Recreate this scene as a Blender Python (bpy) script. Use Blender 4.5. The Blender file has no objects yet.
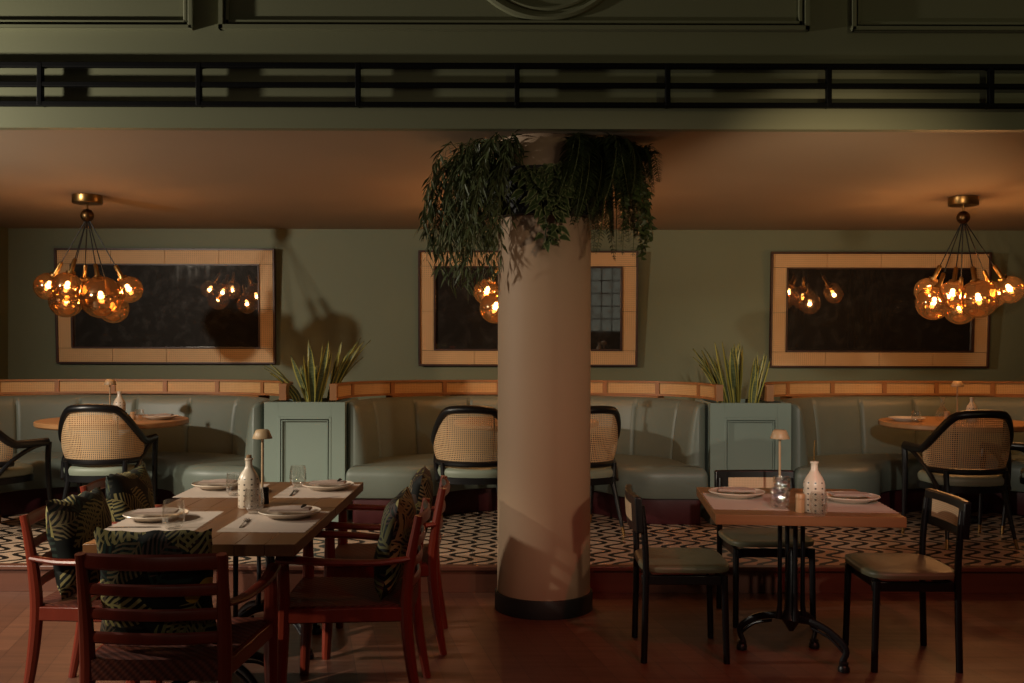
import bpy, bmesh, math, random
from mathutils import Vector, Matrix, noise

R = math.radians
PI = math.pi
rnd = random.Random(7)
sc = bpy.context.scene
C = sc.collection

F = 995.6          # focal length in pixels of a 35 mm lens on the 1024 px frame
EYE = 1.47         # camera height
YH = 347.0         # horizon row
PZ = 0.16          # height of the raised platform
CZ = 2.624         # underside of the low ceiling
WY = 9.78          # back wall


# ----------------------------------------------------------------------------
# mesh builder
# ----------------------------------------------------------------------------
class MB:
    def __init__(self):
        self.v = []
        self.f = []
        self.uv = []          # one list of uv pairs per face

    def add(self, vs, fs, uvs=None, M=None):
        b = len(self.v)
        for p in vs:
            p = Vector(p)
            if M is not None:
                p = M @ p
            self.v.append(p)
        for k, q in enumerate(fs):
            self.f.append([b + i for i in q])
            self.uv.append(uvs[k] if uvs else [(0.0, 0.0)] * len(q))
        return self

    def box(self, c, s, M=None):
        x, y, z = c
        a, b, d = s[0] / 2, s[1] / 2, s[2] / 2
        vs = [(x + i * a, y + j * b, z + k * d) for i in (-1, 1) for j in (-1, 1) for k in (-1, 1)]
        fs = [(0, 1, 3, 2), (4, 6, 7, 5), (0, 4, 5, 1), (2, 3, 7, 6), (0, 2, 6, 4), (1, 5, 7, 3)]
        return self.add(vs, fs, None, M)

    def surf(self, grid, uvg=None, cu=False, cv=False, M=None):
        """grid[i][j] of points; cu closes i, cv closes j."""
        n, m = len(grid), len(grid[0])
        vs = [p for row in grid for p in row]
        fs, us = [], []
        for i in range(n if cu else n - 1):
            for j in range(m if cv else m - 1):
                i2, j2 = (i + 1) % n, (j + 1) % m
                fs.append((i * m + j, i2 * m + j, i2 * m + j2, i * m + j2))
                if uvg:
                    us.append([uvg[i][j], uvg[i2][j], uvg[i2][j2], uvg[i][j2]])
        return self.add(vs, fs, us if uvg else None, M)

    def tube(self, pts, r, n=10, closed=False, flat=1.0, M=None, ref=None):
        """round (or flattened) bar along pts. flat scales the second axis."""
        pts = [Vector(p) for p in pts]
        N = len(pts)
        rs = r if isinstance(r, (list, tuple)) else [r] * N
        T = []
        for i in range(N):
            if closed:
                t = pts[(i + 1) % N] - pts[i - 1]
            else:
                t = pts[min(i + 1, N - 1)] - pts[max(i - 1, 0)]
            T.append(t.normalized())
        a = Vector(ref) if ref else (Vector((0, 0, 1)) if abs(T[0].z) < 0.9 else Vector((0, 1, 0)))
        grid = []
        for i in range(N):
            a = (a - T[i] * a.dot(T[i])).normalized()
            if ref:
                a0 = Vector(ref)
                a1 = a0 - T[i] * a0.dot(T[i])
                if a1.length > 0.1:
                    a = a1.normalized()
            b = T[i].cross(a)
            grid.append([pts[i] + (a * math.cos(2 * PI * k / n) + b * (flat * math.sin(2 * PI * k / n))) * rs[i]
                         for k in range(n)])
        self.surf(grid, None, closed, True, M)
        if not closed:
            m = len(self.v)
            self.f.append(list(range(m - n, m)))
            self.uv.append([(0, 0)] * n)
            s = m - n * N
            self.f.append(list(range(s, s + n))[::-1])
            self.uv.append([(0, 0)] * n)
        return self

    def lathe(self, prof, n=28, c=(0, 0, 0), M=None):
        grid, uvg = [], []
        L = 0.0
        for k, (r, z) in enumerate(prof):
            if k:
                L += math.hypot(r - prof[k - 1][0], z - prof[k - 1][1])
            grid.append([(c[0] + r * math.cos(2 * PI * i / n), c[1] + r * math.sin(2 * PI * i / n), c[2] + z)
                         for i in range(n)])
            uvg.append([(i / n, L) for i in range(n)])
        self.surf(grid, uvg, False, True, M)
        m = len(self.v)
        if prof[-1][0] > 1e-4:
            self.f.append(list(range(m - n, m)))
            self.uv.append([(0, 0)] * n)
        if prof[0][0] > 1e-4:
            s = m - n * len(prof)
            self.f.append(list(range(s, s + n))[::-1])
            self.uv.append([(0, 0)] * n)
        return self

    def sphere(self, c, r, n=20, m=12, M=None):
        return self.lathe([(max(r * math.sin(PI * k / m), 1e-5), -r * math.cos(PI * k / m)) for k in range(m + 1)], n, c, M)

    def build(self, name, mat, parent=None, bevel=0.0, angle=35, loc=None, rotz=0.0, seg=2):
        me = bpy.data.meshes.new(name)
        me.from_pydata([tuple(p) for p in self.v], [], self.f)
        uvl = me.uv_layers.new(name="UVMap")
        k = 0
        for u in self.uv:
            for c in u:
                uvl.data[k].uv = c
                k += 1
        bm = bmesh.new()
        bm.from_mesh(me)
        bmesh.ops.remove_doubles(bm, verts=bm.verts, dist=1e-5)
        bmesh.ops.recalc_face_normals(bm, faces=bm.faces)
        bm.to_mesh(me)
        bm.free()
        for p in me.polygons:
            p.use_smooth = True
        me.set_sharp_from_angle(angle=R(angle))
        me.materials.append(mat)
        o = bpy.data.objects.new(name, me)
        C.objects.link(o)
        if parent is not None:
            o.parent = parent
        if loc is not None:
            o.location = loc
        o.rotation_euler[2] = rotz
        if bevel:
            md = o.modifiers.new("Bevel", "BEVEL")
            md.width = bevel
            md.segments = seg
            md.limit_method = 'ANGLE'
            md.angle_limit = R(40)
        return o


def tag(o, label, cat, group=None, kind=None):
    o["label"] = label
    o["category"] = cat
    if group:
        o["group"] = group
    if kind:
        o["kind"] = kind
    return o


def thing(name, label, cat, loc=(0, 0, 0), rotz=0.0, group=None):
    o = bpy.data.objects.new(name, None)
    o.empty_display_size = 0.1
    C.objects.link(o)
    o.location = loc
    o.rotation_euler = (0, 0, rotz)
    return tag(o, label, cat, group)


def struct(name, mb, m, label=None, cat=None, parent=None, bevel=0.0):
    o = mb.build(name, m, parent, bevel)
    if parent is None:
        o["kind"] = "structure"
        if label:
            o["label"] = label
            o["category"] = cat or name.split("_")[0]
    return o


def dup(root, loc, rotz, label, scale=None):
    def cp(o, parent):
        c = o.copy()
        C.objects.link(c)
        if parent is not None:
            c.parent = parent
        for ch in [x for x in list(C.objects) if x.parent == o]:
            cp(ch, c)
        return c
    r = cp(root, None)
    r.location = loc
    r.rotation_euler[2] = rotz
    if scale:
        r.scale = scale
    r["label"] = label
    return r


def at(x, y, d):
    """photo column/row at a given distance -> point in the room."""
    return Vector(((x - 512) * d / F, d, EYE - (y - YH) * d / F))


def smooth_path(pts, n=8):
    """Catmull-Rom through pts."""
    P = [Vector(p) for p in pts]
    P = [P[0] * 2 - P[1]] + P + [P[-1] * 2 - P[-2]]
    out = []
    for i in range(1, len(P) - 2):
        for k in range(n):
            t = k / n
            a, b, c, d = P[i - 1], P[i], P[i + 1], P[i + 2]
            out.append(0.5 * ((2 * b) + (c - a) * t + (2 * a - 5 * b + 4 * c - d) * t * t + (3 * b - a - 3 * c + d) * t ** 3))
    out.append(P[-2].copy())
    return out


# ----------------------------------------------------------------------------
# materials
# ----------------------------------------------------------------------------
def lin(h):
    if isinstance(h, str):
        h = h.lstrip('#')
        h = [int(h[i:i + 2], 16) / 255 for i in (0, 2, 4)]
    return tuple(((c / 12.92) if c <= 0.04045 else ((c + 0.055) / 1.055) ** 2.4) for c in h) + (1.0,)


class NT:
    def __init__(self, name):
        self.m = bpy.data.materials.new(name)
        self.m.use_nodes = True
        self.t = self.m.node_tree
        self.t.nodes.clear()
        self.out = self.n('ShaderNodeOutputMaterial')

    def n(self, typ, **kw):
        nd = self.t.nodes.new(typ)
        for k, v in kw.items():
            if k.startswith('i_'):
                key = k[2:]
                key = int(key) if key.isdigit() else key.replace('_', ' ')
                self.set(nd.inputs[key], v)
            else:
                setattr(nd, k, v)
        return nd

    def set(self, sock, v):
        if isinstance(v, bpy.types.NodeSocket):
            self.t.links.new(v, sock)
        elif isinstance(v, bpy.types.Node):
            self.t.links.new(v.outputs[0], sock)
        else:
            sock.default_value = v

    def math(self, op, a, b=None, c=None, clamp=False):
        nd = self.n('ShaderNodeMath', operation=op)
        nd.use_clamp = clamp
        self.set(nd.inputs[0], a)
        if b is not None:
            self.set(nd.inputs[1], b)
        if c is not None:
            self.set(nd.inputs[2], c)
        return nd.outputs[0]

    def mix(self, fac, a, b):
        nd = self.n('ShaderNodeMix', data_type='RGBA')
        self.set(nd.inputs[0], fac)
        self.set(nd.inputs[6], a)
        self.set(nd.inputs[7], b)
        return nd.outputs[2]

    def coord(self, kind='Object', scale=(1, 1, 1), rot=(0, 0, 0), loc=(0, 0, 0)):
        tc = self.n('ShaderNodeTexCoord')
        mp = self.n('ShaderNodeMapping')
        self.set(mp.inputs[0], tc.outputs[kind])
        mp.inputs['Scale'].default_value = scale
        mp.inputs['Rotation'].default_value = rot
        mp.inputs['Location'].default_value = loc
        return mp.outputs[0]

    def noise(self, vec, scale, detail=4, rough=0.55):
        nd = self.n('ShaderNodeTexNoise')
        self.set(nd.inputs['Vector'], vec)
        nd.inputs['Scale'].default_value = scale
        nd.inputs['Detail'].default_value = detail
        nd.inputs['Roughness'].default_value = rough
        return nd.outputs[0]

    def bump(self, h, strength=0.3, dist=0.01):
        nd = self.n('ShaderNodeBump')
        nd.inputs['Strength'].default_value = strength
        nd.inputs['Distance'].default_value = dist
        self.set(nd.inputs['Height'], h)
        return nd.outputs[0]

    def bsdf(self, color, rough=0.5, metal=0.0, normal=None, spec=0.5, **kw):
        b = self.n('ShaderNodeBsdfPrincipled')
        self.set(b.inputs['Base Color'], color)
        self.set(b.inputs['Roughness'], rough)
        self.set(b.inputs['Metallic'], metal)
        b.inputs['Specular IOR Level'].default_value = spec
        if normal is not None:
            self.set(b.inputs['Normal'], normal)
        for k, v in kw.items():
            self.set(b.inputs[k.replace('_', ' ')], v)
        return b.outputs[0]

    def done(self, s):
        self.set(self.out.inputs[0], s)
        return self.m


def paint(name, a, b=None, rough=0.55, scale=3.0, bump=0.05, bscale=60, metal=0.0, spec=0.4):
    t = NT(name)
    co = t.coord()
    col = lin(a)
    if b:
        col = t.mix(t.noise(co, scale), lin(a), lin(b))
    nm = t.bump(t.noise(co, bscale, 3), bump, 0.01) if bump else None
    return t.done(t.bsdf(col, rough, metal, nm, spec))


def wood(name, a, b, rough=0.4, axis=0, scale=1.0, bump=0.08, spec=0.5):
    t = NT(name)
    s = [22 * scale, 22 * scale, 22 * scale]
    s[axis] = 1.6 * scale
    co = t.coord('Object', tuple(s))
    n1 = t.noise(co, 1.0, 5, 0.6)
    co2 = t.coord('Object', tuple(x * 4 for x in s))
    n2 = t.noise(co2, 1.0, 3, 0.6)
    f = t.math('MULTIPLY_ADD', n1, 1.5, -0.25, True)
    col = t.mix(f, lin(a), lin(b))
    col = t.mix(t.math('MULTIPLY', n2, 0.35), col, lin(a))
    return t.done(t.bsdf(col, rough, 0, t.bump(n2, bump, 0.004), spec))


M = {}
M['wall'] = paint('green_wall_paint', '#757a61', '#6f745b', 0.6, 1.2, 0.04, 90)
M['wall_up'] = paint('dark_green_panelling', '#7f8166', '#797b60', 0.5, 1.2, 0.03, 80)
M['ceiling'] = paint('ceiling_paint', '#ab967f', '#a48f78', 0.7, 0.8, 0.03, 60)
M['pillar'] = paint('cream_plaster', '#9b836b', '#937b63', 0.65, 2.0, 0.06, 30)
M['black'] = paint('black_lacquer', '#0c0c0e', '#111113', 0.35, 8, 0.02, 60)
M['blackmat'] = paint('black_matt', '#0b0b0c', '#121211', 0.6, 8, 0.05, 60)
M['iron'] = paint('cast_iron', '#0d0d0f', '#15151a', 0.38, 10, 0.15, 120)
M['rail'] = paint('black_rail_paint', '#030304', '#050507', 0.6, 8, 0.03, 60, spec=0.12)
M['planter'] = paint('sage_cabinet_paint', '#7b897f', '#76847a', 0.5, 3, 0.03, 80)
M['burgundy'] = paint('burgundy_plinth', '#431519', '#391216', 0.55, 6, 0.04, 50)
M['brass'] = paint('aged_brass', '#a5814f', '#8a693d', 0.32, 14, 0.04, 60, metal=1.0)
M['bronze'] = paint('bronze', '#6c5335', '#584127', 0.38, 14, 0.04, 60, metal=1.0)
M['soil'] = paint('soil', '#1d1510', '#0f0b08', 0.95, 30, 0.8, 60)
M['table'] = wood('table_oak', '#7d5433', '#4f301a', 0.33, 1, 0.8, 0.06)
M['tablex'] = wood('table_oak_cross', '#8a5d39', '#5c3a20', 0.33, 0, 0.8, 0.06)
M['round'] = wood('round_table_oak', '#b5875b', '#99693f', 0.4, 0, 0.7, 0.05)
M['ledge'] = wood('ledge_oak', '#9a683c', '#845530', 0.5, 2, 1.0, 0.05)
M['redwood'] = wood('mahogany', '#82301d', '#521b11', 0.36, 2, 0.9, 0.04)
M['mirrortrim'] = wood('dark_mirror_trim', '#4a2c20', '#33201a', 0.4, 0, 1.0, 0.03)
M['ceramic'] = paint('white_ceramic', '#c9baa9', '#c1b2a1', 0.28, 6, 0.01, 40)
M['paper'] = paint('paper_placemat', '#b9a99b', '#b2a194', 0.8, 6, 0.08, 60)
M['linen'] = paint('linen_napkin', '#a99488', '#9f8a7e', 0.85, 10, 0.25, 350)
M['cork'] = paint('cork', '#8b6a4a', '#775739', 0.8, 60, 0.2, 100)
M['woodlight'] = wood('light_shaker_wood', '#b08a63', '#946d49', 0.45, 2, 2.0, 0.03)
M['shade'] = paint('cream_metal_shade', '#a48a6b', '#9a8162', 0.45, 6, 0.02, 40)
M['steel'] = paint('cutlery_steel', '#8b8580', '#7c7671', 0.25, 10, 0.02, 40, metal=1.0)
M['curtain'] = paint('slate_curtain', '#3a3f47', '#31363d', 0.8, 6, 0.2, 50)
M['dark'] = paint('dark_room_paint', '#1b1a18', '#161513', 0.7, 2, 0.03, 40)
M['stemgreen'] = paint('plant_stem', '#3d4a22', '#4c4a26', 0.6, 20, 0.05, 60)


def mat_upholstery(name, a, b, rough=0.42):
    t = NT(name)
    co = t.coord()
    col = t.mix(t.noise(co, 3.0, 4), lin(a), lin(b))
    vor = t.n('ShaderNodeTexVoronoi')
    t.set(vor.inputs['Vector'], co)
    vor.inputs['Scale'].default_value = 260
    h = t.math('ADD', t.math('MULTIPLY', vor.outputs['Distance'], 0.5), t.math('MULTIPLY', t.noise(co, 7, 2), 2.0))
    return t.done(t.bsdf(col, rough, 0, t.bump(h, 0.12, 0.006), 0.45))


M['leather'] = mat_upholstery('sage_leather', '#687067', '#60685f')
M['seatleather'] = mat_upholstery('olive_seat_leather', '#66644f', '#5f5d49', 0.42)
M['seatpale'] = mat_upholstery('pale_seat_leather', '#848c7c', '#7c8474', 0.45)


def mat_floor():
    t = NT('floor_planks')
    co = t.coord('Object', (1, 1, 1), (0, 0, R(90 - 12)))
    br = t.n('ShaderNodeTexBrick')
    t.set(br.inputs['Vector'], co)
    br.offset = 0.37
    br.inputs['Scale'].default_value = 1.0
    br.inputs['Brick Width'].default_value = 2.2
    br.inputs['Row Height'].default_value = 0.125
    br.inputs['Mortar Size'].default_value = 0.0014
    br.inputs['Mortar Smooth'].default_value = 0.2
    br.inputs['Bias'].default_value = 0.0
    br.inputs['Color1'].default_value = (0.0, 0.0, 0.0, 1)
    br.inputs['Color2'].default_value = (1.0, 1.0, 1.0, 1)
    br.inputs['Mortar'].default_value = (0.5, 0.5, 0.5, 1)
    g = t.coord('Object', (1.5, 26, 1), (0, 0, R(90 - 12)))
    gr = t.noise(g, 1.0, 6, 0.6)
    base = t.mix(br.outputs['Color'], lin('#7a4f3b'), lin('#5e392b'))
    col = t.mix(t.math('MULTIPLY_ADD', gr, 1.4, -0.35, True), base, lin('#472e22'))
    col = t.mix(br.outputs['Fac'], col, lin('#35201a'))
    rough = t.math('MULTIPLY_ADD', gr, 0.2, 0.34)
    h = t.math('SUBTRACT', t.math('MULTIPLY', gr, 0.25), br.outputs['Fac'])
    return t.done(t.bsdf(col, rough, 0, t.bump(h, 0.25, 0.003), 0.45))


def mat_tiles():
    t = NT('wave_mosaic_tiles')
    tc = t.n('ShaderNodeTexCoord')
    sp = t.n('ShaderNodeSeparateXYZ')
    t.set(sp.inputs[0], tc.outputs['Object'])
    x, y = sp.outputs[0], sp.outputs[1]
    # wavy black ribbons that swing to and fro and pinch cream stars between them
    ph = t.math('MULTIPLY', y, 2 * PI / 0.27)
    s1 = t.math('SINE', ph)
    c1 = t.math('COSINE', ph)
    u = t.math('ADD', t.math('MULTIPLY', x, 1 / 0.125), t.math('MULTIPLY', s1, 0.50))
    fr = t.math('SUBTRACT', t.math('FRACT', u), 0.5)
    d = t.math('ABSOLUTE', fr)
    thick = t.math('MULTIPLY_ADD', t.math('MULTIPLY', c1, c1), 0.10, 0.155)
    line = t.math('LESS_THAN', d, thick)
    # tile joints every 25 cm
    jx = t.math('ABSOLUTE', t.math('SUBTRACT', t.math('FRACT', t.math('MULTIPLY', x, 4.0)), 0.5))
    jy = t.math('ABSOLUTE', t.math('SUBTRACT', t.math('FRACT', t.math('MULTIPLY', y, 4.0)), 0.5))
    j = t.math('GREATER_THAN', t.math('MAXIMUM', jx, jy), 0.492)
    n = t.noise(tc.outputs['Object'], 5, 3)
    cream = t.mix(n, lin('#b89f88'), lin('#a48a74'))
    col = t.mix(line, cream, lin('#120f0f'))
    col = t.mix(t.math('MULTIPLY', j, 0.5), col, lin('#3a2d26'))
    return t.done(t.bsdf(col, 0.42, 0, t.bump(j, -0.15, 0.002), 0.4))


M['floor'] = mat_floor()
M['tiles'] = mat_tiles()
M['riser'] = wood('step_riser_wood', '#6b4130', '#4b2a1f', 0.4, 0, 0.7, 0.05)


def mat_cane(name, a, b, pitch, holes=True):
    """woven cane: uv in metres, open holes between the strands."""
    t = NT(name)
    tc = t.n('ShaderNodeTexCoord')
    sp = t.n('ShaderNodeSeparateXYZ')
    t.set(sp.inputs[0], tc.outputs['UV'])
    fu = t.math('FRACT', t.math('DIVIDE', sp.outputs[0], pitch))
    fv = t.math('FRACT', t.math('DIVIDE', sp.outputs[1], pitch))
    du = t.math('ABSOLUTE', t.math('SUBTRACT', fu, 0.5))
    dv = t.math('ABSOLUTE', t.math('SUBTRACT', fv, 0.5))
    hole = t.math('LESS_THAN', t.math('MAXIMUM', du, dv), 0.29)
    col = t.mix(t.noise(tc.outputs['UV'], 9, 3), lin(a), lin(b))
    h = t.math('MAXIMUM', du, dv)
    bs = t.bsdf(col, 0.5, 0, t.bump(h, 0.4, 0.003), 0.3)
    if not holes:
        dark = t.mix(t.math('MULTIPLY', hole, 0.30), col, lin('#4a3018'))
        return t.done(t.bsdf(dark, 0.5, 0, t.bump(h, 0.4, 0.003), 0.3))
    tr = t.n('ShaderNodeBsdfTransparent')
    mx = t.n('ShaderNodeMixShader')
    t.set(mx.inputs[0], hole)
    t.set(mx.inputs[1], bs)
    t.set(mx.inputs[2], tr.outputs[0])
    return t.done(mx.outputs[0])


M['cane'] = mat_cane('chair_cane', '#d8b68e', '#c9a277', 0.0135)
M['canefine'] = mat_cane('ledge_cane', '#c9a270', '#bb9260', 0.014, False)
M['canewhite'] = mat_cane('small_chair_cane', '#d2b592', '#c3a380', 0.009, False)
M['caneframe'] = mat_cane('mirror_frame_cane', '#e2ba88', '#d5aa78', 0.02, False)


def mat_weave():
    t = NT('woven_cord_seat')
    tc = t.n('ShaderNodeTexCoord')
    sp = t.n('ShaderNodeSeparateXYZ')
    t.set(sp.inputs[0], tc.outputs['Object'])
    a = t.math('ADD', t.math('ADD', sp.outputs[0], sp.outputs[1]), sp.outputs[2])
    b = t.math('SUBTRACT', t.math('SUBTRACT', sp.outputs[0], sp.outputs[1]), sp.outputs[2])
    sa = t.math('SINE', t.math('MULTIPLY', a, 2 * PI / 0.036))
    sb = t.math('SINE', t.math('MULTIPLY', b, 2 * PI / 0.018))
    f = t.math('MULTIPLY_ADD', t.math('ADD', sa, t.math('MULTIPLY', sb, 0.4)), 0.4, 0.5, True)
    col = t.mix(f, lin('#45201a'), lin('#6b3628'))
    return t.done(t.bsdf(col, 0.6, 0, t.bump(f, 0.5, 0.004), 0.3))


M['weave'] = mat_weave()


def mat_tropical(seed):
    """dark cloth printed with palm fronds and a few yellow blooms."""
    t = NT('tropical_print')
    tc = t.n('ShaderNodeTexCoord')
    nz = t.n('ShaderNodeTexNoise')
    t.set(nz.inputs['Vector'], tc.outputs['UV'])
    nz.inputs['Scale'].default_value = 6
    base = lin('#0d110f')
    col = None

    def layer(scale, off, cols, under, wmax, freq):
        mp = t.n('ShaderNodeMapping')
        t.set(mp.inputs[0], tc.outputs['UV'])
        mp.inputs['Location'].default_value = (off + seed * 1.7, off * 0.6 - seed, 0)
        mp.inputs['Scale'].default_value = (scale, scale, 1)
        vo = t.n('ShaderNodeTexVoronoi', voronoi_dimensions='2D')
        t.set(vo.inputs['Vector'], mp.outputs[0])
        vo.inputs['Scale'].default_value = 1.0
        vo.inputs['Randomness'].default_value = 0.8
        sub = t.n('ShaderNodeVectorMath', operation='SUBTRACT')
        t.set(sub.inputs[0], mp.outputs[0])
        t.set(sub.inputs[1], vo.outputs['Position'])
        sc_ = t.n('ShaderNodeSeparateColor')
        t.set(sc_.inputs[0], vo.outputs['Color'])
        ro = t.n('ShaderNodeVectorRotate', rotation_type='Z_AXIS')
        t.set(ro.inputs['Vector'], sub.outputs[0])
        t.set(ro.inputs['Angle'], t.math('MULTIPLY', sc_.outputs[0], 6.28))
        sp = t.n('ShaderNodeSeparateXYZ')
        t.set(sp.inputs[0], ro.outputs[0])
        ax = t.math('ABSOLUTE', sp.outputs[0])
        y = sp.outputs[1]
        yy = t.math('MULTIPLY', t.math('MULTIPLY', y, y), 3.0)
        width = t.math('MULTIPLY', t.math('SUBTRACT', 1.0, yy), wmax)
        inside = t.math('LESS_THAN', ax, width)
        st = t.math('SINE', t.math('MULTIPLY', t.math('SUBTRACT', y, t.math('MULTIPLY', ax, 0.9)), freq))
        blade = t.math('GREATER_THAN', st, 0.12)
        rib = t.math('LESS_THAN', ax, 0.015)
        mask = t.math('MULTIPLY', inside, t.math('MAXIMUM', blade, rib))
        c = t.mix(sc_.outputs[1], lin(cols[0]), lin(cols[1]))
        return t.mix(mask, under, c)
    col = layer(4.2, 0.3, ('#3d2a22', '#1c302a'), base, 0.38, 44)
    col = layer(5.0, 3.1, ('#8a8052', '#3a2430'), col, 0.33, 54)
    col = layer(3.4, 7.7, ('#3e4528', '#958a58'), col, 0.30, 60)
    vo = t.n('ShaderNodeTexVoronoi', voronoi_dimensions='2D')
    mp = t.coord('UV', (5.5, 5.5, 1), (0, 0, 0), (seed * 2.3, 1.1, 0))
    t.set(vo.inputs['Vector'], mp)
    vo.inputs['Scale'].default_value = 1.0
    s2 = t.n('ShaderNodeSeparateColor')
    t.set(s2.inputs[0], vo.outputs['Color'])
    bloom = t.math('MULTIPLY', t.math('LESS_THAN', vo.outputs['Distance'], 0.15), t.math('GREATER_THAN', s2.outputs[2], 0.88))
    col = t.mix(bloom, col, lin('#a8842c'))
    fine = t.noise(t.coord('Object'), 400, 2)
    return t.done(t.bsdf(col, 0.75, 0, t.bump(fine, 0.15, 0.002), 0.25))


def glassy(name, tint, gloss=(1, 1, 1), base=0.06, edge=0.75, rough=0.02, bump=None):
    """thin-walled glass: clear through the middle, reflective towards the rim."""
    t = NT(name)
    lw = t.n('ShaderNodeLayerWeight')
    lw.inputs['Blend'].default_value = 0.3
    nm = None
    if bump:
        co = t.coord()
        vo = t.n('ShaderNodeTexVoronoi')
        t.set(vo.inputs['Vector'], co)
        vo.inputs['Scale'].default_value = bump
        nm = t.bump(vo.outputs['Distance'], 0.8, 0.01)
        t.set(lw.inputs['Normal'], nm)
    fac = t.math('MULTIPLY_ADD', t.math('POWER', lw.outputs['Facing'], 2.0), edge, base, True)
    tr = t.n('ShaderNodeBsdfTransparent')
    tr.inputs[0].default_value = tint + (1,)
    gl = t.n('ShaderNodeBsdfGlossy')
    gl.inputs['Color'].default_value = gloss + (1,)
    gl.inputs['Roughness'].default_value = rough
    if nm is not None:
        t.set(gl.inputs['Normal'], nm)
    mx = t.n('ShaderNodeMixShader')
    t.set(mx.inputs[0], fac)
    t.set(mx.inputs[1], tr.outputs[0])
    t.set(mx.inputs[2], gl.outputs[0])
    return t.done(mx.outputs[0])


M['glass'] = glassy('clear_glass', (0.985, 0.985, 0.975), base=0.09, edge=0.9)
M['crystal'] = glassy('cut_crystal', (0.96, 0.95, 0.93), base=0.28, edge=0.6, rough=0.05, bump=45)
M['amber'] = None


def mat_globe():
    t = NT('amber_globe_glass')
    lw = t.n('ShaderNodeLayerWeight')
    lw.inputs['Blend'].default_value = 0.35
    fac = t.math('MULTIPLY_ADD', t.math('POWER', lw.outputs['Facing'], 1.6), 0.45, 0.32, True)
    tr = t.n('ShaderNodeBsdfTransparent')
    tr.inputs[0].default_value = (0.62, 0.43, 0.25, 1)
    tl = t.n('ShaderNodeBsdfTranslucent')
    tl.inputs[0].default_value = (0.55, 0.30, 0.12, 1)
    gl = t.n('ShaderNodeBsdfGlossy')
    gl.inputs['Color'].default_value = (0.80, 0.55, 0.32, 1)
    gl.inputs['Roughness'].default_value = 0.10
    m0 = t.n('ShaderNodeMixShader')
    m0.inputs[0].default_value = 0.012
    t.set(m0.inputs[1], tr.outputs[0])
    t.set(m0.inputs[2], tl.outputs[0])
    mx = t.n('ShaderNodeMixShader')
    t.set(mx.inputs[0], fac)
    t.set(mx.inputs[1], m0.outputs[0])
    t.set(mx.inputs[2], gl.outputs[0])
    return t.done(mx.outputs[0])


M['amber'] = mat_globe()


def mat_mirror():
    t = NT('antique_mirror')
    co = t.coord('Object', (1, 1, 1))
    n = t.noise(co, 9, 8, 0.75)
    st = t.noise(t.coord('Object', (14, 1, 1.0)), 1.0, 4)
    f = t.math('MULTIPLY_ADD', n, 2.6, -1.25, True)
    tint = t.mix(t.math('MULTIPLY', f, 0.7), lin('#8f8b86'), lin('#4b3c2c'))
    rough = t.math('MULTIPLY_ADD', t.math('MULTIPLY', n, st), 0.14, -0.01, True)
    gl = t.bsdf(tint, rough, 1.0)
    df = t.bsdf(lin('#4d443b'), 0.5)
    mx = t.n('ShaderNodeMixShader')
    t.set(mx.inputs[0], t.math('MULTIPLY_ADD', f, 0.40, 0.20, True))
    t.set(mx.inputs[1], gl)
    t.set(mx.inputs[2], df)
    return t.done(mx.outputs[0])


M['mirror'] = mat_mirror()


def emit(name, col, s):
    t = NT(name)
    e = t.n('ShaderNodeEmission')
    e.inputs[0].default_value = col + (1,)
    e.inputs[1].default_value = s
    return t.done(e.outputs[0])


M['bulb'] = emit('bulb_glow', (1.0, 0.66, 0.34), 30.0)
M['windowglow'] = emit('dusk_window', (0.80, 0.85, 0.70), 0.25)


def mat_leaf(name, a, b, rough=0.45, edge=None, band=False):
    t = NT(name)
    tc = t.n('ShaderNodeTexCoord')
    co = tc.outputs['Object']
    col = t.mix(t.noise(co, 11, 3), lin(a), lin(b))
    if edge:
        sp = t.n('ShaderNodeSeparateXYZ')
        t.set(sp.inputs[0], tc.outputs['UV'])
        if band:
            bn = t.noise(t.coord('UV', (1.0, 60, 1)), 1.0, 3)
            col = t.mix(t.math('MULTIPLY_ADD', bn, 2.5, -0.8, True), col, lin('#6d7350'))
        d = t.math('ABSOLUTE', t.math('SUBTRACT', sp.outputs[0], 0.5))
        col = t.mix(t.math('GREATER_THAN', d, 0.33), col, lin(edge))
    return t.done(t.bsdf(col, rough, 0, None, 0.4))


M['leafA'] = mat_leaf('willow_leaf', '#4a5230', '#333c22')
M['leafB'] = mat_leaf('fern_frond', '#3f4b29', '#2b371e')
M['leafC'] = mat_leaf('pothos_leaf', '#414f2f', '#29361e', 0.35, '#6c7350')
M['leafD'] = mat_leaf('ivy_leaf', '#46542c', '#303f20')
M['snake'] = mat_leaf('snake_plant_leaf', '#3c4a2c', '#2b3823', 0.4, '#a39a4a', True)

# dotted ceramic for the bottles
def mat_dots():
    t = NT('dotted_ceramic')
    tc = t.n('ShaderNodeTexCoord')
    sp = t.n('ShaderNodeSeparateXYZ')
    t.set(sp.inputs[0], tc.outputs['Object'])
    ang = t.math('ARCTAN2', sp.outputs[1], sp.outputs[0])
    fu = t.math('SUBTRACT', t.math('FRACT', t.math('MULTIPLY', ang, 9 / (2 * PI))), 0.5)
    fv = t.math('SUBTRACT', t.math('FRACT', t.math('MULTIPLY', sp.outputs[2], 1 / 0.024)), 0.5)
    d = t.math('SQRT', t.math('ADD', t.math('MULTIPLY', fu, fu), t.math('MULTIPLY', fv, fv)))
    dot = t.math('MULTIPLY', t.math('LESS_THAN', d, 0.15), t.math('LESS_THAN', sp.outputs[2], 0.135))
    col = t.mix(t.noise(tc.outputs['Object'], 9, 3), lin('#c8b9a7'), lin('#beae9b'))
    col = t.mix(dot, col, lin('#33302f'))
    return t.done(t.bsdf(col, 0.35, 0, None, 0.5))


M['dots'] = mat_dots()

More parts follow.
